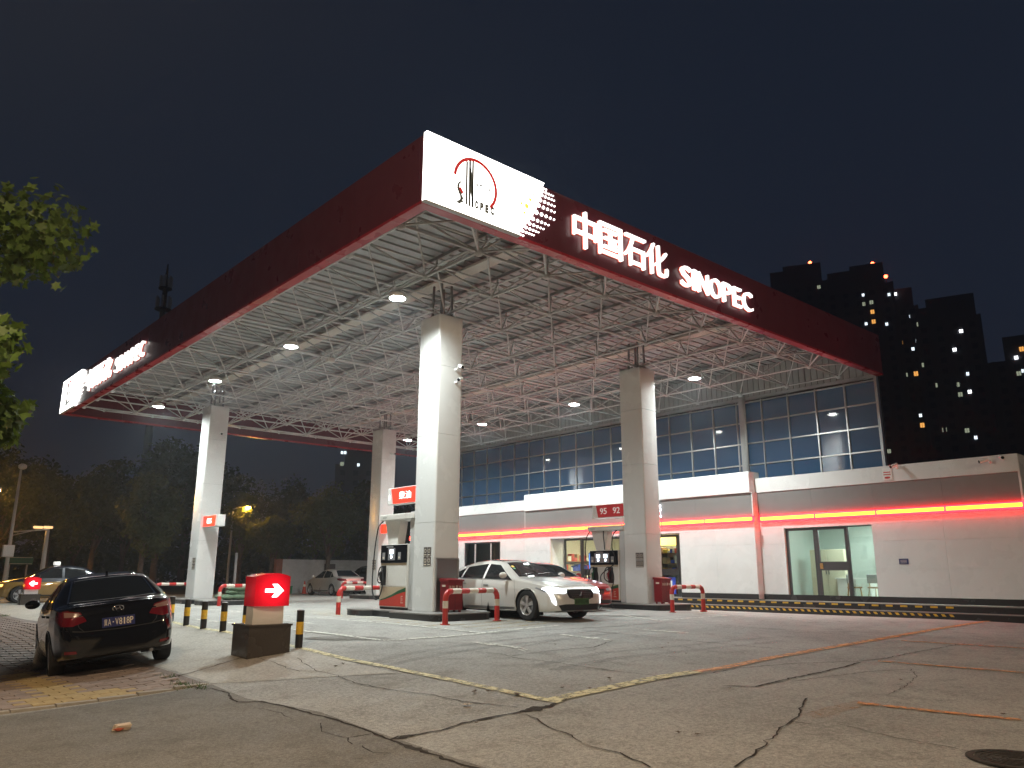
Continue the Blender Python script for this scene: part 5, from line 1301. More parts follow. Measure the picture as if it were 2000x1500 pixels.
BLACK = dict(wb=2.57, W=1.72, H=1.46, r=.31, nose=2.12, tail=-2.22, roofw=.57, paint='paint_black', name='sedan_car',
 top=[(2.12,.48),(2.08,.68),(1.95,.79),(1.3,.94),(.98,1.0),(.32,1.37),(0,1.445),(-.45,1.46),(-.85,1.42),(-1.05,1.36),(-1.60,1.06),(-1.72,1.035),(-2.05,1.02),(-2.15,.97),(-2.19,.80),(-2.22,.55)],
 belt=[(2.12,.5),(1.9,.72),(1.0,.86),(0,.90),(-1.2,.95),(-2.0,.96),(-2.22,.6)], plan=[(2.12,.62),(2.02,.80),(1.8,.93),(1.2,1.0),(-1.3,1.0),(-1.85,.95),(-2.1,.88),(-2.18,.82),(-2.22,.74)], sill=[(2.12,.26),(1.7,.2),(0,.19),(-1.5,.2),(-2.22,.30)],
 header=.30, cowl=.95, rear_header=-1.02, back=-1.60,
 side_glass=[[(.86,.93),(-.13,.95),(-.13,1.33),(.22,1.31)], [(-.22,.95),(-1.0,.98),(-.95,1.27),(-.22,1.345)], [(-1.05,.99),(-1.40,1.02),(-1.02,1.24)]],
 seams=[[(.98,.35),(.95,.93)], [(-.17,.3),(-.17,.94)], [(-1.02,.55),(-1.05,.97)], [(.98,.30),(-.80,.30)]], handles=[(-.03,.84),(-.98,.87)], mirror=(.72,.98), belt_trim=[(.9,.92),(-1.38,1.005)], spokes=5, detail=det_black)
black_car = make_car(BLACK, 'black sedan parked half on the sidewalk with plate 冀A V818P')
rl = np.array([3.20,14.05,gh(3.2,14.05)]); rr = np.array([4.70,13.82,gh(4.70,13.82)]); fl = np.array([3.55,16.60,gh(3.55,16.6)]); fr_ = np.array([5.06,16.37,gh(5.06,16.37)])
ctr = (rl+rr+fl+fr_)/4; fwd = Vector(((fl+fr_)-(rl+rr)).tolist()).normalized(); lft = Vector(((rl+fl)-(rr+fr_)).tolist()).normalized(); up = fwd.cross(lft).normalized(); lft = up.cross(fwd)
mm = Matrix.Identity(4)
for i in range(3): mm[i][0], mm[i][1], mm[i][2], mm[i][3] = fwd[i], lft[i], up[i], ctr[i]
black_car.matrix_world = mm
# ---- pearl sedan with lit headlights
def det_pearl(c, sp):
    P = c['patch']
    for s in (1, -1):
        P('headlight', 'x', [(s*.44,.70),(s*.62,.735),(s*.80,.765),(s*.86,.73),(s*.84,.66),(s*.62,.64),(s*.46,.655)], 'headlight', 1, .012, .05)
        P('headlight_side', 'y', [(2.05,.68),(1.72,.76),(1.66,.745),(1.98,.65)], 'headlamp_off', s, .010, .05)
        P('daytime_lamp', 'x', [(s*.80,.64),(s*.845,.65),(s*.80,.44),(s*.745,.36),(s*.735,.40)], 'drl', 1, .014, .04)
        P('corner_vent', 'x', [(s*.66,.33),(s*.74,.34),(s*.70,.50),(s*.60,.46)], 'black_plastic', 1, .008, .05) if False else None
        P('tail_lamp', 'x', [(s*.2,.84),(s*.82,.84),(s*.82,.93),(s*.2,.93)], 'tail_red', -1, .012)
    g = P('grille', 'x', [(-.47,.68),(-.40,.52),(-.2,.475),(.2,.475),(.40,.52),(.47,.68),(.3,.715),(-.3,.715)], 'black_plastic', 1, .008, .05)
    for r_ in range(5):
        for k in range(13):
            y = -.39+k*.065+(.032 if r_ % 2 else 0); z = .52+r_*.04
            if abs(y) > .40-(.70-z)*.35 or abs(y) < .06: continue
            h = c['cast']('x', y, z, 1); 
            if h: obj('grille_stud', MB().box(h[0].x+.008, h[0].x+.018, y-.011, y+.011, z-.007, z+.007), 'steel', g, local=True)
    P('lower_intake', 'x', [(-.70,.36),(-.62,.245),(.62,.245),(.70,.36),(.55,.385),(-.55,.385)], 'black_plastic', 1, .010, .05)
    P('front_splitter', 'x', [(-.72,.215),(.72,.215),(.70,.24),(-.70,.24)], 'steel', 1, .014, .05)
    plate(c, 2.3, .44, 1, .48, .14, 'green_plate', '冀AF01598', 'plate_black')
    h = c['cast']('x', 0, .62, 1); px = h[0].x+.02
    em = obj('emblem', MB().tube([(px,-.03,.66),(px,.0,.675),(px,.022,.65),(px,.0,.625),(px,-.022,.60),(px,.005,.585),(px,.03,.565)], .007, 6), 'chrome', c['root'], smooth='all', local=True)
    obj('emblem_stroke', MB().tube([(px,.0,.625),(px,.035,.61)], .006, 6), 'chrome', em, local=True); obj('emblem_stroke', MB().tube([(px,-.022,.60),(px,-.038,.57)], .006, 6), 'chrome', em, local=True)
    c['line']('bonnet_seam', 'z', [(2.18,.55),(1.6,.74),(1.0,.78)], .008, 'black_plastic', 1); c['line']('bonnet_seam', 'z', [(2.18,-.55),(1.6,-.74),(1.0,-.78)], .008, 'black_plastic', 1)
    P('roof_panel', 'z', [(.05,-.50),(-.95,-.50),(-.95,.50),(.05,.50)], 'black_gloss', 1, .006, .08)
    P('sticker', 'z', [(.42,-.55),(.42,-.47),(.50,-.48),(.50,-.57)], 'goods_yellow', 1, .010, .05); P('sticker', 'z', [(.52,-.58),(.52,-.50),(.60,-.52),(.60,-.6)], 'bin_green', 1, .010, .05)
    c['line']('wiper', 'z', [(.92,-.1),(.80,.45)], .02, 'black_plastic', 1, .02); c['line']('wiper', 'z', [(.94,-.65),(.82,-.12)], .02, 'black_plastic', 1, .02)
    c['line']('body_crease', 'y', [(1.6,.72),(0,.70),(-1.6,.80)], .012, 'paint_pearl', -1, .008)
PEARL = dict(wb=2.80, W=1.86, H=1.43, r=.345, nose=2.33, tail=-2.44, roofw=.60, paint='paint_pearl', name='sedan_car',
 top=[(2.33,.42),(2.31,.62),(2.24,.735),(2.1,.81),(1.7,.90),(1.2,.975),(1.0,1.0),(.30,1.34),(.0,1.41),(-.45,1.43),(-.9,1.40),(-1.35,1.28),(-1.85,1.08),(-2.2,.99),(-2.38,.93),(-2.42,.75),(-2.44,.55)],
 belt=[(2.33,.5),(2.2,.66),(1.9,.76),(1.0,.87),(0,.90),(-1.2,.93),(-2.2,.92),(-2.44,.6)], plan=[(2.33,.58),(2.30,.70),(2.22,.83),(2.05,.93),(1.7,.985),(1.2,1.0),(-1.4,1.0),(-2.0,.96),(-2.3,.88),(-2.44,.75)], sill=[(2.33,.235),(2.0,.2),(1.5,.2),(0,.19),(-1.5,.2),(-2.44,.32)],
 header=.22, cowl=.96, rear_header=-1.10, back=-1.95,
 side_glass=[[(.84,.925),(-.22,.93),(-.22,1.315),(.16,1.285)], [(-.30,.93),(-1.12,.955),(-1.05,1.245),(-.30,1.32)], [(-1.18,.96),(-1.66,1.0),(-1.12,1.22)]],
 seams=[[(.98,.35),(1.02,.60),(.92,.93)], [(-.26,.28),(-.26,.92)], [(-1.05,.60),(-1.16,.80),(-1.14,.95)], [(.98,.285),(-.85,.285)]], handles=[(-.10,.80),(-1.0,.83)], mirror=(.66,.985), belt_trim=[(.86,.913),(-1.64,.985)], spokes=5, rim='alloy', sill_mat='steel', handle_mat='steel', detail=det_pearl)
pearl = make_car(PEARL, 'pearl white sedan with lit headlights and black roof beside the diesel pump')
pearl.location = (14.00, 15.62, .005); pearl.rotation_euler = (0, 0, -PI/2)
# ---- plain sedans in the background
def det_plain(front=True, emb=True, ptext='冀A31V60', pm='blue_plate'):
    def f(c, sp):
        P = c['patch']; n_, t_ = sp['nose'], sp['tail']
        for s in (1, -1):
            P('headlight', 'x', [(s*.42,.66),(s*.74,.72),(s*.76,.62),(s*.46,.60)], 'headlamp_off', 1, .010, .05)
            P('tail_lamp', 'x', [(s*.42,.80),(s*.76,.80),(s*.76,.93),(s*.46,.92)], 'tail_red', -1, .010, .05)
            P('tail_lamp_side', 'y', [(t_+.12,.80),(t_+.42,.86),(t_+.42,.93),(t_+.12,.94)], 'tail_red', s, .010, .05)
        P('grille', 'x', [(-.38,.66),(-.3,.52),(.3,.52),(.38,.66)], 'black_plastic', 1, .010, .05)
        P('lower_intake', 'x', [(-.6,.36),(-.55,.26),(.55,.26),(.6,.36)], 'black_plastic', 1, .010, .05)
        c['line']('bumper_seam', 'x', [(-.7,.68),(0,.64),(.7,.68)], .010, 'black_plastic', -1)
        plate(c, t_, .74 if sp['H'] < 1.6 else .9, -1, .44, .14, pm, ptext, 'plate_white'); plate(c, n_, .44, 1, .44, .14, pm, ptext, 'plate_white')
    return f
def variant(base, **k): d = dict(base); d.update(k); return d
RED = variant(PEARL, paint='paint_red_car', detail=det_plain(), sill_mat='black_plastic', handle_mat='paint_red_car')
rc_ = make_car(RED, 'red car mostly hidden behind the pearl white sedan'); rc_.location = (17.2, 18.05, .005); rc_.rotation_euler = (0, 0, -PI/2)
SILV = variant(BLACK, paint='paint_silver', detail=det_plain(), belt_trim=None)
s1 = make_car(SILV, 'silver beige sedan parked before the white boundary wall'); s1.location = (23.05, 41.15, gh(23.05, 41.1)+.0); s1.rotation_euler = (0, 0, PI/2-.02)
SUV = variant(BLACK, paint='paint_navy', H=1.68, r=.35, detail=det_plain(),
 top=[(2.12,.55),(2.08,.80),(1.95,.92),(1.3,1.04),(.98,1.10),(.35,1.52),(0,1.63),(-.6,1.68),(-1.4,1.64),(-1.75,1.54),(-2.0,1.2),(-2.12,1.05),(-2.19,.85),(-2.22,.55)],
 belt=[(2.12,.6),(1.9,.84),(1.0,.97),(0,1.0),(-1.2,1.04),(-2.0,1.06),(-2.22,.65)], sill=[(2.12,.32),(1.7,.26),(0,.25),(-1.5,.26),(-2.22,.36)], header=.33, cowl=.95, rear_header=-1.72, back=-2.02,
 side_glass=[[(.86,1.03),(-.13,1.05),(-.13,1.52),(.22,1.48)], [(-.22,1.05),(-1.2,1.09),(-1.15,1.50),(-.22,1.53)], [(-1.28,1.09),(-1.75,1.12),(-1.5,1.46),(-1.28,1.48)]], mirror=(.72,1.08), belt_trim=None)
s2 = make_car(SUV, 'dark blue SUV parked beside the silver beige sedan'); s2.location = (25.6, 41.6, gh(25.6, 41.5)); s2.rotation_euler = (0, 0, PI/2-.03)
def det_taxi(c, sp):
    det_plain()(c, sp)
    t = obj('roof_sign', MB().box(-.10, .10, -.22, .22, 1.46, 1.60, .02), mat('taxi_lamp', (.85,.85,.8), .4, emit=(1,.97,.9), es=.5), c['root'], local=True)
    for k, ch in enumerate('出租'): obj('character', text_on(ch, lambda a, b, d: (a*0-.10-d, -a, b), -.16+k*.17, -.01+k*.17, 1.48, 1.58, .003), 'plate_black', t, local=True)
    for s in (1, -1): c['patch']('indicator', 'y', [(1.9,.62),(2.02,.62),(2.0,.70),(1.86,.70)], mat('indicator_lit', (.8,.4,.05), .3, emit=(1,.45,.05), es=6), s, .012, .04)
    c['patch']('door_logo', 'y', [(-.55,.55),(-.25,.55),(-.25,.68),(-.55,.68)], 'plate_white', 1, .006, .05)
TAXI = variant(BLACK, paint='paint_navy', lower='paint_taxi_gold', split=.80, detail=det_taxi, belt_trim=None, name='taxi_car', lip='paint_taxi_gold')
tx = make_car(TAXI, 'two tone dark and gold taxi driving behind the left arrow sign', 'taxi'); tx.location = (8.05, 37.3, gh(8.05, 37.3)); tx.rotation_euler = (0, 0, PI-.06)
# ------------------------------------------------------------------ background
# boundary wall
wz = gh(26, 46)
bw = thing('boundary_wall', 'white plastered boundary wall behind the parked cars', 'wall', (21.8, 46, wz))
for k in range(7): 
    a = 22.15+k*2.9; obj('wall_bay', MB().box(a+.003, a+2.897, 46.0, 46.24, wz-.2, wz+1.95), 'concrete_wall', bw); obj('coping', MB().box(a+.003, a+2.897, 45.95, 46.29, wz+1.951, wz+2.03), 'concrete_wall', bw)
obj('end_pier', MB().box(21.75, 22.14, 45.94, 46.3, wz-.2, wz+2.04), 'brick_end', bw)
wp = tag(obj('wall_board', MB().box(25.0, 25.75, 45.95, 45.99, wz+1.32, wz+1.78), 'sign_dark', base=(25.3, 46, wz+1.3)), 'small dark board hung on the white boundary wall', 'board'); obj('frame', MB().box(24.97, 25.78, 45.97, 45.995, wz+1.28, wz+1.31), 'dark_frame', wp)
c = gpx(580, 1161); cn = thing('traffic_cone', 'red traffic cone with a white collar by the boundary wall', 'traffic cone', (23.3, 45.2, gh(23.3, 45.2)))
obj('base', MB().box(-.18,.18,-.18,.18,0,.03), 'cone', cn, local=True); obj('cone_body', MB().cyl((0,0,.03), (0,0,.75), .14, .03, 16), 'cone', cn, smooth=40, local=True); obj('collar', MB().cyl((0,0,.42), (0,0,.55), .086, .066, 16, False), 'plate_white', cn, smooth='all', local=True)
gb = thing('green_bin', 'small green bin at the end of the boundary wall', 'bin', (22.4, 45.6, gh(22.4, 45.6))); obj('bin_body', MB().prism([(-.2,0),(.2,0),(.24,.42),(-.24,.42)], lambda a, b, d: (a, d, b), -.17, .17), 'bin_green', gb, local=True); obj('lid', MB().box(-.26,.26,-.19,.19,.42,.46,.01), 'bin_green', gb, local=True)

# trees
def leaf_mesh(clumps, n, size, mt, lobed=False, flat=.6):
    C_ = np.array([c_[:3] for c_ in clumps]); Rr = np.array([c_[3] for c_ in clumps]); wgt = Rr**2; idx = rng.choice(len(clumps), n, p=wgt/wgt.sum())
    d = rng.normal(size=(n, 3)); d /= np.linalg.norm(d, axis=1)[:, None]; rad = Rr[idx]*(rng.uniform(.35, 1.0, n)**.6)*(1+.12*rng.normal(size=n))
    P = C_[idx]+d*rad[:, None]*np.array([1,1,flat+.25])
    nrm = d*.6+rng.normal(size=(n, 3))*.6+np.array([0,0,.35]); nrm /= np.linalg.norm(nrm, axis=1)[:, None]
    t = np.cross(nrm, rng.normal(size=(n, 3))); t /= np.linalg.norm(t, axis=1)[:, None]; b = np.cross(nrm, t); s = size*rng.uniform(.6, 1.25, n)[:, None]
    if lobed:
        sh = [(-.55,0),(-.2,.25),(-.35,.55),(0,.38),(.25,.62),(.28,.22),(.72,0),(.28,-.22),(.25,-.62),(0,-.38),(-.35,-.55),(-.2,-.25)]
    else: sh = [(-.6,0),(0,.34),(.6,0),(0,-.34)]
    k = len(sh); V = np.stack([P+t*s*a+b*s*c_+nrm*s*(-.18*(a*a)) for a, c_ in sh], 1).reshape(-1, 3)
    mb = MB(); mb.v = V.tolist(); mb.f = (np.arange(n)[:, None]*k+np.arange(k)[None]).tolist(); return mb
def tree(label, x, y, hgt, rx, crown_lo, n, size, mt, seed, nclump=26, lobed=False, z=None, group='trees behind the station', nm='tree', lean=0.0):
    global rng
    rng = np.random.default_rng(seed); z = gh(x, y) if z is None else z
    t = thing(nm, label, 'tree', (x, y, z), 0, group)
    ch = (hgt-crown_lo)/2; cz = crown_lo+ch; cl = []
    for _ in range(nclump):
        d = rng.normal(size=3); d /= np.linalg.norm(d); k = rng.uniform(.25, .82); r_ = rng.uniform(.26, .48)*min(rx, ch)
        taper = 1-.35*max(0, d[2])
        cl.append((d[0]*rx*k*taper, d[1]*rx*k*taper, cz+d[2]*ch*k, r_))
    tr = MB(); r0 = .045*hgt**.75
    top = (lean, 0, crown_lo+ch*1.2); tr.tube([(0,0,-.3), (0,0,.1), (lean*.2,.05,crown_lo*.5), (lean*.5,-.04,crown_lo), top], [r0*1.35, r0, r0*.8, r0*.62, r0*.12], 9)
    for q in range(7):
        c_ = cl[q % len(cl)]; zb = crown_lo*(.75+.12*q/7)+ch*.12*q*.5
        tr.tube([(lean*.4,0,zb), (c_[0]*.5+lean*.3, c_[1]*.5, (zb+c_[2])/2+.2), (c_[0], c_[1], c_[2])], [r0*.38, r0*.22, r0*.05], 6)
    obj('trunk', tr, 'bark', t, smooth='all', local=True)
    o = obj('crown', leaf_mesh(cl, n, size, mt, lobed), mt, t, local=True, recalc=False); return t
TR = [ # px of trunk, distance, top v, crown half width px, seed, label
 (30, 62, 850, 95, 'tall dark tree behind the street lamp pole by the taxi'), (112, 66, 935, 75, 'low dark tree between the lamp pole and the tall trees'), (205, 60, 880, 70, 'dark rounded tree rising above the black sedan'),
 (330, 63, 835, 85, 'tallest dark tree just left of the CNG pillar'), (297, 47, 905, 60, 'dark tree with a pale forked trunk behind the black sedan'), (425, 70, 870, 75, 'dark tree directly behind the CNG pillar'),
 (480, 58, 955, 38, 'tree glowing amber around a street lamp'), (538, 55, 990, 44, 'small tree with amber lit leaves beside the glowing tree'), (575, 78, 930, 60, 'dark tree between the amber lit trees and the wall tree'), (650, 52, 925, 62, 'green tree with two pale trunks growing behind the boundary wall'),
 (722, 60, 915, 48, 'dark tree partly behind the pillar behind the diesel pump'), (160, 80, 955, 70, 'distant low tree above the taxi'), (258, 75, 925, 55, 'dark tree between two taller ones above the black sedan'), (620, 82, 955, 60, 'distant dark tree behind the boundary wall'), (790, 75, 960, 55, 'dark tree glimpsed between two pillars behind the diesel pump'),
 (-60, 70, 880, 110, 'dark tree at the roadside beyond the lamp pole'), (380, 85, 850, 70, 'distant tree filling in beside the CNG pillar'), (500, 90, 935, 70, 'distant tree behind the amber lit trees')]
for k, (u, dist, v, hw, lab) in enumerate(TR):
    p = at_dist(u, v, dist); w = hw/FPX*dist*1.08
    tree(lab, p[0], p[1], p[2]-gh(p[0], p[1]), w, max(1.8, (p[2])*.28), 6500 if dist < 65 else 4500, .22 if dist < 60 else .30, 'leaf_mid' if k in (6, 7, 9, 4) else 'leaf_dark', 100+k, 30)
# far wood closing the view at ground level
hb = MB(); 
cl = []
rng = np.random.default_rng(5)
for u in range(-120, 860, 14):
    p = at_dist(u, 1100, rng.uniform(84, 96)); cl.append((p[0], p[1], rng.uniform(.8, 3.8), rng.uniform(1.6, 2.6)))
o = obj('far_hedge', leaf_mesh(cl, 16000, .55, 'leaf_dark'), 'leaf_dark', recalc=False); o['kind'] = 'stuff'; tag(o, 'dark mass of far hedge and wood along the horizon', 'hedge')
# plane tree at the left edge
p = at_dist(-470, 545, 14.0)
tree('leafy plane tree overhanging the sidewalk beside the road', p[0], p[1], p[2]+3.3-gh(p[0], p[1]), 4.3, 4.4, 17000, .15, 'leaf_plane', 31, 46, True, None, None, 'plane_tree')
q = at_dist(20, 805, 11.5); t = tree('plane tree with a low bright branch beside the assumed road lamp', q[0]-.9, q[1]-.4, q[2]+1.0-gh(q[0]-.9, q[1]-.4), 1.75, q[2]-.95-gh(q[0]-.9, q[1]-.4), 3400, .14, 'leaf_plane', 77, 14, True, None, None, 'plane_tree')

# street lamps
def street_lamp(x, y, h, arm, heads, mt, label, lit=True):
    z = gh(x, y); t = thing('street_lamp', label, 'street lamp', (x, y, z))
    obj('pole', MB().tube([(0,0,-.2),(0,0,.3),(0,0,h*.6),(0,0,h)], [.10,.09,.07,.05], 10), 'alu_matte', t, smooth='all', local=True); obj('base', MB().box(-.18,.18,-.18,.18,-.1,.05), 'grey_plastic', t, local=True)
    ax, ay = arm; obj('arm', MB().tube([(0,0,h-.05),(ax*.4,ay*.4,h+.12),(ax,ay,h+.15)], [.045,.04,.03], 8), 'alu_matte', t, smooth='all', local=True)
    hd = obj('head', MB().box(ax-.28, ax+.28, ay-.13, ay+.13, h+.12, h+.26, .05), 'grey_plastic', t, local=True)
    obj('lens', MB().sphere((ax, ay, h+.115), 1, 16, 8, (.21,.10,.13)), mt, hd, smooth='all', local=True); return t
street_lamp(-2.6, 4.2, 8.3, (1.6, .2), 1, 'lamp_sodium_assumed', 'assumed sodium street lamp on the near sidewalk')  # assumed lamp out of view, added to light the foreground and left fascia
street_lamp(12.5, -8.5, 9.0, (-1.2, .8), 1, 'lamp_sodium_assumed', 'assumed sodium street lamp across the driveway')  # unseen assumed lamp behind the camera, added for warm light on the right
p = at_dist(-9, 960, 52); street_lamp(p[0]-1.2, p[1], p[2]-gh(p[0], p[1]), (1.2, 0), 1, 'lamp_sodium_far', 'amber street lamp glowing behind the roadside tree')
p = at_dist(481, 992, 57.6); street_lamp(p[0]-.9, p[1], p[2]-gh(p[0], p[1])-.1, (.9, -.2), 1, 'lamp_sodium_far', 'amber street lamp glowing inside a tree')
# camera mast by the road
p0 = at_dist(6, 1150, 46); top = at_dist(40, 915, 46); zg = gh(p0[0], p0[1])
ms = thing('lamp_mast', 'tall slim pole with a round top lamp and a side arm near the taxi', 'pole', (p0[0], p0[1], zg)); H_ = top[2]-zg
obj('pole', MB().tube([(0,0,-.2),(0,0,H_*.45),(0,0,H_)], [.11,.085,.055], 10), 'alu_matte', ms, smooth='all', local=True)
obj('top_lamp', MB().sphere((.05,0,H_+.1), .2, 14, 8, (1,1,.75)), 'white_plastic', ms, smooth='all', local=True)
za = at_dist(60, 1034, 46)[2]-zg; dxy = (_R[:2]/np.linalg.norm(_R[:2])); e = dxy*1.75
ar = obj('side_arm', MB().tube([(0,0,za-.15),(e[0],e[1],za-.02)], .035, 8).tube([(0,0,za-.32),(e[0]*.55,e[1]*.55,za-.1)], .02, 6), 'alu_matte', ms, smooth='all', local=True)
for k in (.72, 1.0): obj('fixture', MB().box(e[0]*k-.2, e[0]*k+.2, e[1]*k-.08, e[1]*k+.08, za+.02, za+.14, .03), 'lamp_dim' if 'lamp_dim' in MATS else mat('lamp_dim', (.7,.5,.3), .4, emit=(1,.6,.25), es=.8), ar, local=True)
zb_ = at_dist(17, 1076, 46)[2]-zg; obj('control_box', MB().box(-.28,.20,-.2,.1,zb_-.28,zb_+.28,.02), 'white_plastic', ms, local=True)
p = at_dist(80, 1130, 47); tp = at_dist(88, 1030, 47); zg = gh(p[0], p[1]); po = thing('utility_pole', 'plain grey utility pole behind the taxi roof', 'pole', (p[0], p[1], zg)); obj('shaft', MB().tube([(0,0,-.2),(0,0,tp[2]-zg)], [.13,.09], 10), 'alu_matte', po, smooth='all', local=True); obj('cap', MB().lathe([(0,tp[2]-zg+.03),(.10,tp[2]-zg)], (0,0,0), 'z', 10), 'alu_matte', po, local=True)
p = at_dist(456, 1155, 46); tp = at_dist(463, 1080, 46); zg = gh(p[0], p[1]); po = thing('utility_pole', 'thin pale post right of the CNG pillar', 'pole', (p[0], p[1], zg)); obj('shaft', MB().tube([(0,0,-.2),(0,0,tp[2]-zg)], [.09,.07], 8), 'alu_matte', po, smooth='all', local=True); obj('cap', MB().lathe([(0,tp[2]-zg+.02),(.075,tp[2]-zg)], (0,0,0), 'z', 8), 'alu_matte', po, local=True)
# green road sign
p = at_dist(33, 1120, 50); zc_ = at_dist(33, 1095, 50)[2]; zg = gh(p[0], p[1]); rs = thing('road_sign', 'green road name sign on a post behind the taxi', 'road sign', (p[0], p[1], zg))
n3 = Vector((-ray(33,1095)[0], -ray(33,1095)[1], 0)).normalized(); r3 = Vector((n3.y*-1, n3.x, 0))
def sfn(a, b, d): q_ = r3*a+n3*d; return (q_.x, q_.y, b)
bd = obj('board', MB().prism([(-.65,zc_-zg-.2),(.65,zc_-zg-.2),(.65,zc_-zg+.2),(-.65,zc_-zg+.2)], sfn, 0, .04), 'road_sign_green', rs, local=True)
obj('border', MB().prism([(-.62,zc_-zg+.15),(.62,zc_-zg+.15),(.62,zc_-zg+.17),(-.62,zc_-zg+.17)], sfn, .041, .044).prism([(-.62,zc_-zg-.17),(.62,zc_-zg-.17),(.62,zc_-zg-.15),(-.62,zc_-zg-.15)], sfn, .041, .044), 'plate_white', bd, local=True)
for sx in (-.4, .4): obj('post', MB().cyl((r3.x*sx, r3.y*sx, -.1), (r3.x*sx, r3.y*sx, zc_-zg), .04, n=8), 'alu_matte', rs, local=True)
# telecom mast
p = at_dist(312, 660, 150); tp = at_dist(320, 515, 150); zg = -.15; tm = thing('telecom_mast', 'dim telecom mast with antenna panels beyond the canopy', 'mast', (p[0], p[1], zg)); H_ = tp[2]-zg
obj('shaft', MB().tube([(0,0,-.5),(0,0,H_*.9),(0,0,H_)], [.9,.45,.12], 10), 'night_concrete', tm, smooth='all', local=True)
for hh, nn, r_ in ((H_-3.6, 6, .95), (H_-7.6, 6, 1.2)):
    obj('platform', MB().lathe([(.3,hh-1.25),(r_+.25,hh-1.25),(r_+.25,hh-1.1),(.3,hh-1.1)], (0,0,0), 'z', 16), 'night_concrete', tm, local=True)
    for k in range(nn):
        a = 2*PI*k/nn; obj('antenna_panel', MB().box(r_*math.cos(a)-.16, r_*math.cos(a)+.16, r_*math.sin(a)-.16, r_*math.sin(a)+.16, hh-1.1, hh+1.2), 'alu_matte', tm, local=True)
obj('antenna_panel', MB().box(-.3,.3,-.3,.3,H_-12.5,H_-9.8), 'alu_matte', tm, local=True)
# tower blocks
WL = [(543,275,'d'),(838,328,'w'),(845,388,'d'),(893,377,'d'),(900,440,'o'),(908,505,'o'),(858,520,'w'),(1010,325,'w'),(1052,322,'b'),(1028,490,'w'),(995,522,'w'),(1140,472,'w'),(1190,525,'d'),(1088,645,'o'),(1198,632,'w'),(1170,687,'w'),(1058,714,'b'),(1228,795,'d'),(1190,852,'o'),(1122,860,'d'),(1335,928,'d'),(1490,568,'b'),(1447,692,'b'),(1535,853,'w'),(1625,880,'b'),(1548,972,'b'),(1640,980,'o'),(1485,990,'d'),(1675,980,'d'),(1465,925,'d'),(1220,1130,'w'),(1232,1195,'o'),(1380,1225,'d'),(1530,1230,'d'),(1662,1125,'b'),(1665,1225,'d'),(1715,1225,'d'),(1588,1277,'w'),(1685,1277,'w'),(1600,1335,'w'),(1010,1368,'d'),(1893,688,'o'),(1857,745,'b'),(1875,850,'d'),(1903,833,'w')]
WL = [(1440+a*.29335, 480+b*.29335, k_) for a, b, k_ in WL]
def tower(u0, u1, vtop, dist, label, group, steps, wl):
    pc = at_dist((u0+u1)/2, vtop, dist); d = Vector((pc[0], pc[1], 0)).normalized(); r3 = Vector((d.y, -d.x, 0))
    wpx = (u1-u0)/FPX*math.hypot(dist, 0)*math.cos(math.radians(0)); w = (at_dist(u1, vtop, dist)-at_dist(u0, vtop, dist)); w = abs(Vector(w.tolist()).dot(r3)); Ht = pc[2]
    t = thing('tower_block', label, 'tower block', (pc[0], pc[1], -.2), 0, group)
    fn = lambda a, b, q: tuple(r3*a+d*q+Vector((0,0,b)))
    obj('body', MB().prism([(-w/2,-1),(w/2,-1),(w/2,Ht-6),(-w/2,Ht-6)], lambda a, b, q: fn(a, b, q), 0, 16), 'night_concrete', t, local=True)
    for k, (a0, a1, hh) in enumerate(steps): obj('roof_tier', MB().prism([(a0*w,Ht-6),(a1*w,Ht-6),(a1*w,Ht+hh),(a0*w,Ht+hh)], fn, .3, 12), 'night_concrete', t, local=True)
    # dark window bays
    nf = int((Ht-8)/3.0); nb = max(3, int(w/3.4)); bays = MB()
    for f_ in range(nf):
        for b_ in range(nb):
            a = -w/2+w*(b_+.5)/nb; bays.prism([(a-.7,3+f_*3),(a+.7,3+f_*3),(a+.7,4.5+f_*3),(a-.7,4.5+f_*3)], fn, -.06, -.02)
    o = obj('window_field', bays, 'night_glass', t, local=True); o['kind'] = 'stuff'
    for s_ in range(nb+1):
        a = -w/2+w*s_/nb; obj('pilaster', MB().prism([(a-.35,0),(a+.35,0),(a+.35,Ht-6),(a-.35,Ht-6)], fn, -.5, -.001), 'night_concrete', t, local=True)
    for (u, v, k_) in wl:
        if not (u0 <= u < u1): continue
        ry = ray(u, v); den = Vector((ry[0], ry[1], 0)).dot(d); s_ = (Vector((pc[0], pc[1], 0)).dot(d)-.12)/den; P3 = _C+ry*s_
        a = (Vector((P3[0], P3[1], 0))-Vector((pc[0], pc[1], 0))).dot(r3); b = P3[2]+.2
        ww, hh = {'d': (.5,.55), 'w': (.34,.42), 'b': (.42,.42), 'o': (.5,.6)}[k_]
        wn = obj('lit_window', MB().prism([(a-ww,b-hh),(a+ww,b-hh),(a+ww,b+hh),(a-ww,b+hh)], fn, -.30, -.10), {'d':'win_dim','w':'win_white','b':'win_bright','o':'win_orange'}[k_], t, local=True)
        obj('mullion', MB().prism([(a-.04,b-hh),(a+.04,b-hh),(a+.04,b+hh),(a-.04,b+hh)], fn, -.34, -.305), 'night_concrete', wn, local=True)
    return t, fn, w, Ht
def beacon(u, v, dist, label):
    p = at_dist(u, v, dist); b = thing('aviation_beacon', label, 'beacon', (p[0], p[1], p[2]-3)); obj('lamp', MB().sphere((0,0,3), .55, 10, 6), 'beacon', b, local=True); obj('rod', MB().cyl((0,0,-3), (0,0,2.6), .12, n=6), 'night_concrete', b, local=True)
G_ = 'tower blocks behind the station'
tower(1492, 1612, 520, 265, 'dark tower block with a lone red beacon rising beyond the canopy edge', G_, [(-.42,.1,-1.0),(-.2,.42,.6)], WL)
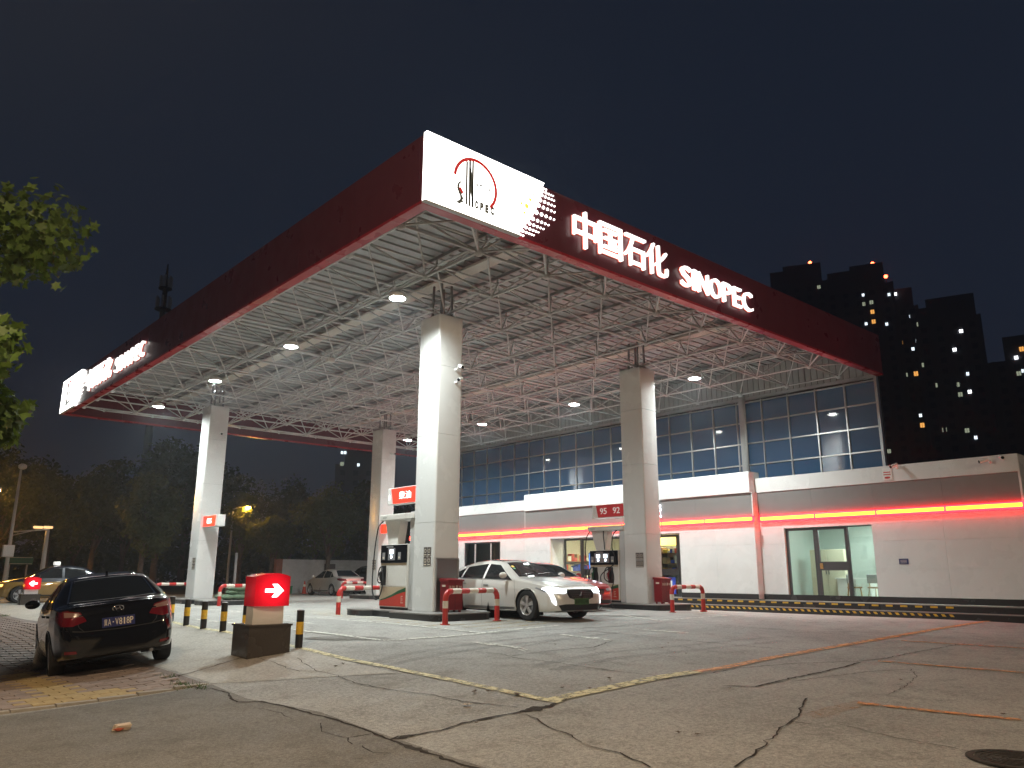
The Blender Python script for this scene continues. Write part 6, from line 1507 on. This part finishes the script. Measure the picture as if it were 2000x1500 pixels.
tower(1606, 1737, 522, 250, 'dark tower block with a column of orange and green lit windows', G_, [(-.45,.2,-.5),(-.1,.40,.8)], WL)
tower(1728, 1786, 562, 255, 'narrow dark tower block between two taller ones', G_, [(-.4,.4,0)], WL)
tower(1780, 1906, 580, 235, 'dark flat topped tower block with scattered white windows', G_, [(-.3,.46,.3),(-.48,-.2,-2)], WL)
tower(1900, 2085, 656, 240, 'lower dark tower block with orange window right of the others', G_, [(-.2,.3,.5)], WL)
tower(660, 735, 868, 240, 'dark far block with small white windows behind the trees', G_, [(-.3,.4,.2)], [(668,884,'w'),(674,884,'w'),(700,908,'w'),(668,906,'d')])
beacon(1582, 513, 268, 'red aviation beacon on the leftmost tower block'); beacon(1704, 515, 252, 'red aviation beacon on the tower with orange windows'); beacon(1730, 540, 252, 'lower red aviation beacon beside the tower with orange windows')

# litter and leaves
c = gpx(235, 1428); lt = thing('crumpled_packet', 'crumpled white and orange packet lying on the road', 'litter', (c[0], c[1], c[2]+.006)); rng = np.random.default_rng(2)
mb = MB().box(-.07,.07,-.04,.04,.0,.05,.008); mb.v = [(p_[0]*rng.uniform(.75,1.25)+p_[2]*.4, p_[1]*rng.uniform(.7,1.3), max(0, p_[2]*rng.uniform(.6,1.35))) for p_ in mb.v]; obj('paper', mb, 'litter', lt, local=True)
mb = MB().sphere((0,0,0), 1, 8, 5); mb.v = [(-.03+p_[0]*.045*rng.uniform(.6,1.3), -.045+p_[1]*.02*rng.uniform(.6,1.3), .018+p_[2]*.016) for p_ in mb.v]; obj('print', mb, 'litter_red', lt, local=True)
for k, (u, v) in enumerate([(1010,1359),(656,1303),(670,1298),(928,1352),(925,1355),(953,1353),(911,1380),(1325,1434),(1362,1438),(1293,1267),(1340,1278),(1425,1347),(1305,1258),(1085,1260),(1098,1346),(1152,1347),(1545,1208),(1640,1215),(1760,1330),(1475,1258),(1960,1398),(1190,1327),(930,1415)]):
    c = gpx(u, v); big = k in (0, 6); s_ = (.09 if big else .05)*random.uniform(.8, 1.3)
    sh = [(-.55,0),(-.2,.25),(-.35,.55),(0,.38),(.25,.62),(.28,.22),(.72,0),(.28,-.22),(.25,-.62),(0,-.38),(-.35,-.55),(-.2,-.25)]
    mb = MB(); mb.v = [(a*s_, b*s_, .012+.35*s_*(a*a+.6*abs(b))*random.uniform(.5, 1.2)) for a, b in sh]+[(0,0,.008)]; mb.f = [(i, (i+1) % 12, 12) for i in range(12)]
    o = tag(obj('fallen_leaf', mb, 'litter' if k == 6 else 'leaf_dead', recalc=False), 'dry fallen leaf lying on the concrete forecourt' if k != 6 else 'pale fallen leaf lying near the yellow line', 'leaf', 'fallen leaves')
    o.location = (c[0], c[1], c[2]+.006); o.rotation_euler = (0, 0, random.uniform(0, 6.28))
wd = MB(); rng = np.random.default_rng(9)
for (u, v, n_) in ((365,1343,60),(352,1338,25),(395,1346,15),(8,1204,40),(330,1325,20)):
    c = gpx(u, v)
    for _ in range(n_):
        x, y = c[0]+rng.normal()*.07, c[1]+rng.normal()*.07; z = gh(x, y); a = rng.uniform(0, 6.28); h = rng.uniform(.03, .10); l = rng.normal(size=2)*.04
        wd.v += [(x-.006*math.cos(a), y-.006*math.sin(a), z), (x+.006*math.cos(a), y+.006*math.sin(a), z), (x+l[0], y+l[1], z+h)]; k = len(wd.v); wd.f.append((k-3, k-2, k-1))
o = obj('weeds', wd, 'weed', recalc=False); o['kind'] = 'stuff'; tag(o, 'tufts of green weeds growing from the pavement cracks', 'weeds')

# night haze: even air round the whole place
hz = MB().box(-360, 395, -360, 415, -1.7, 112)
HZ = bpy.data.materials.new('haze'); HZ.use_nodes = True; ht = HZ.node_tree; ht.nodes.clear()
ho = ht.nodes.new('ShaderNodeOutputMaterial'); pv = ht.nodes.new('ShaderNodeVolumePrincipled')
pv.inputs['Color'].default_value = (.80, .90, 1.0, 1); pv.inputs['Density'].default_value = .0012; pv.inputs['Anisotropy'].default_value = .6
ht.links.new(pv.outputs[0], ho.inputs['Volume'])
hzo = obj('haze', hz, HZ); hzo['kind'] = 'stuff'; tag(hzo, 'thin night haze hanging over the whole place', 'haze')
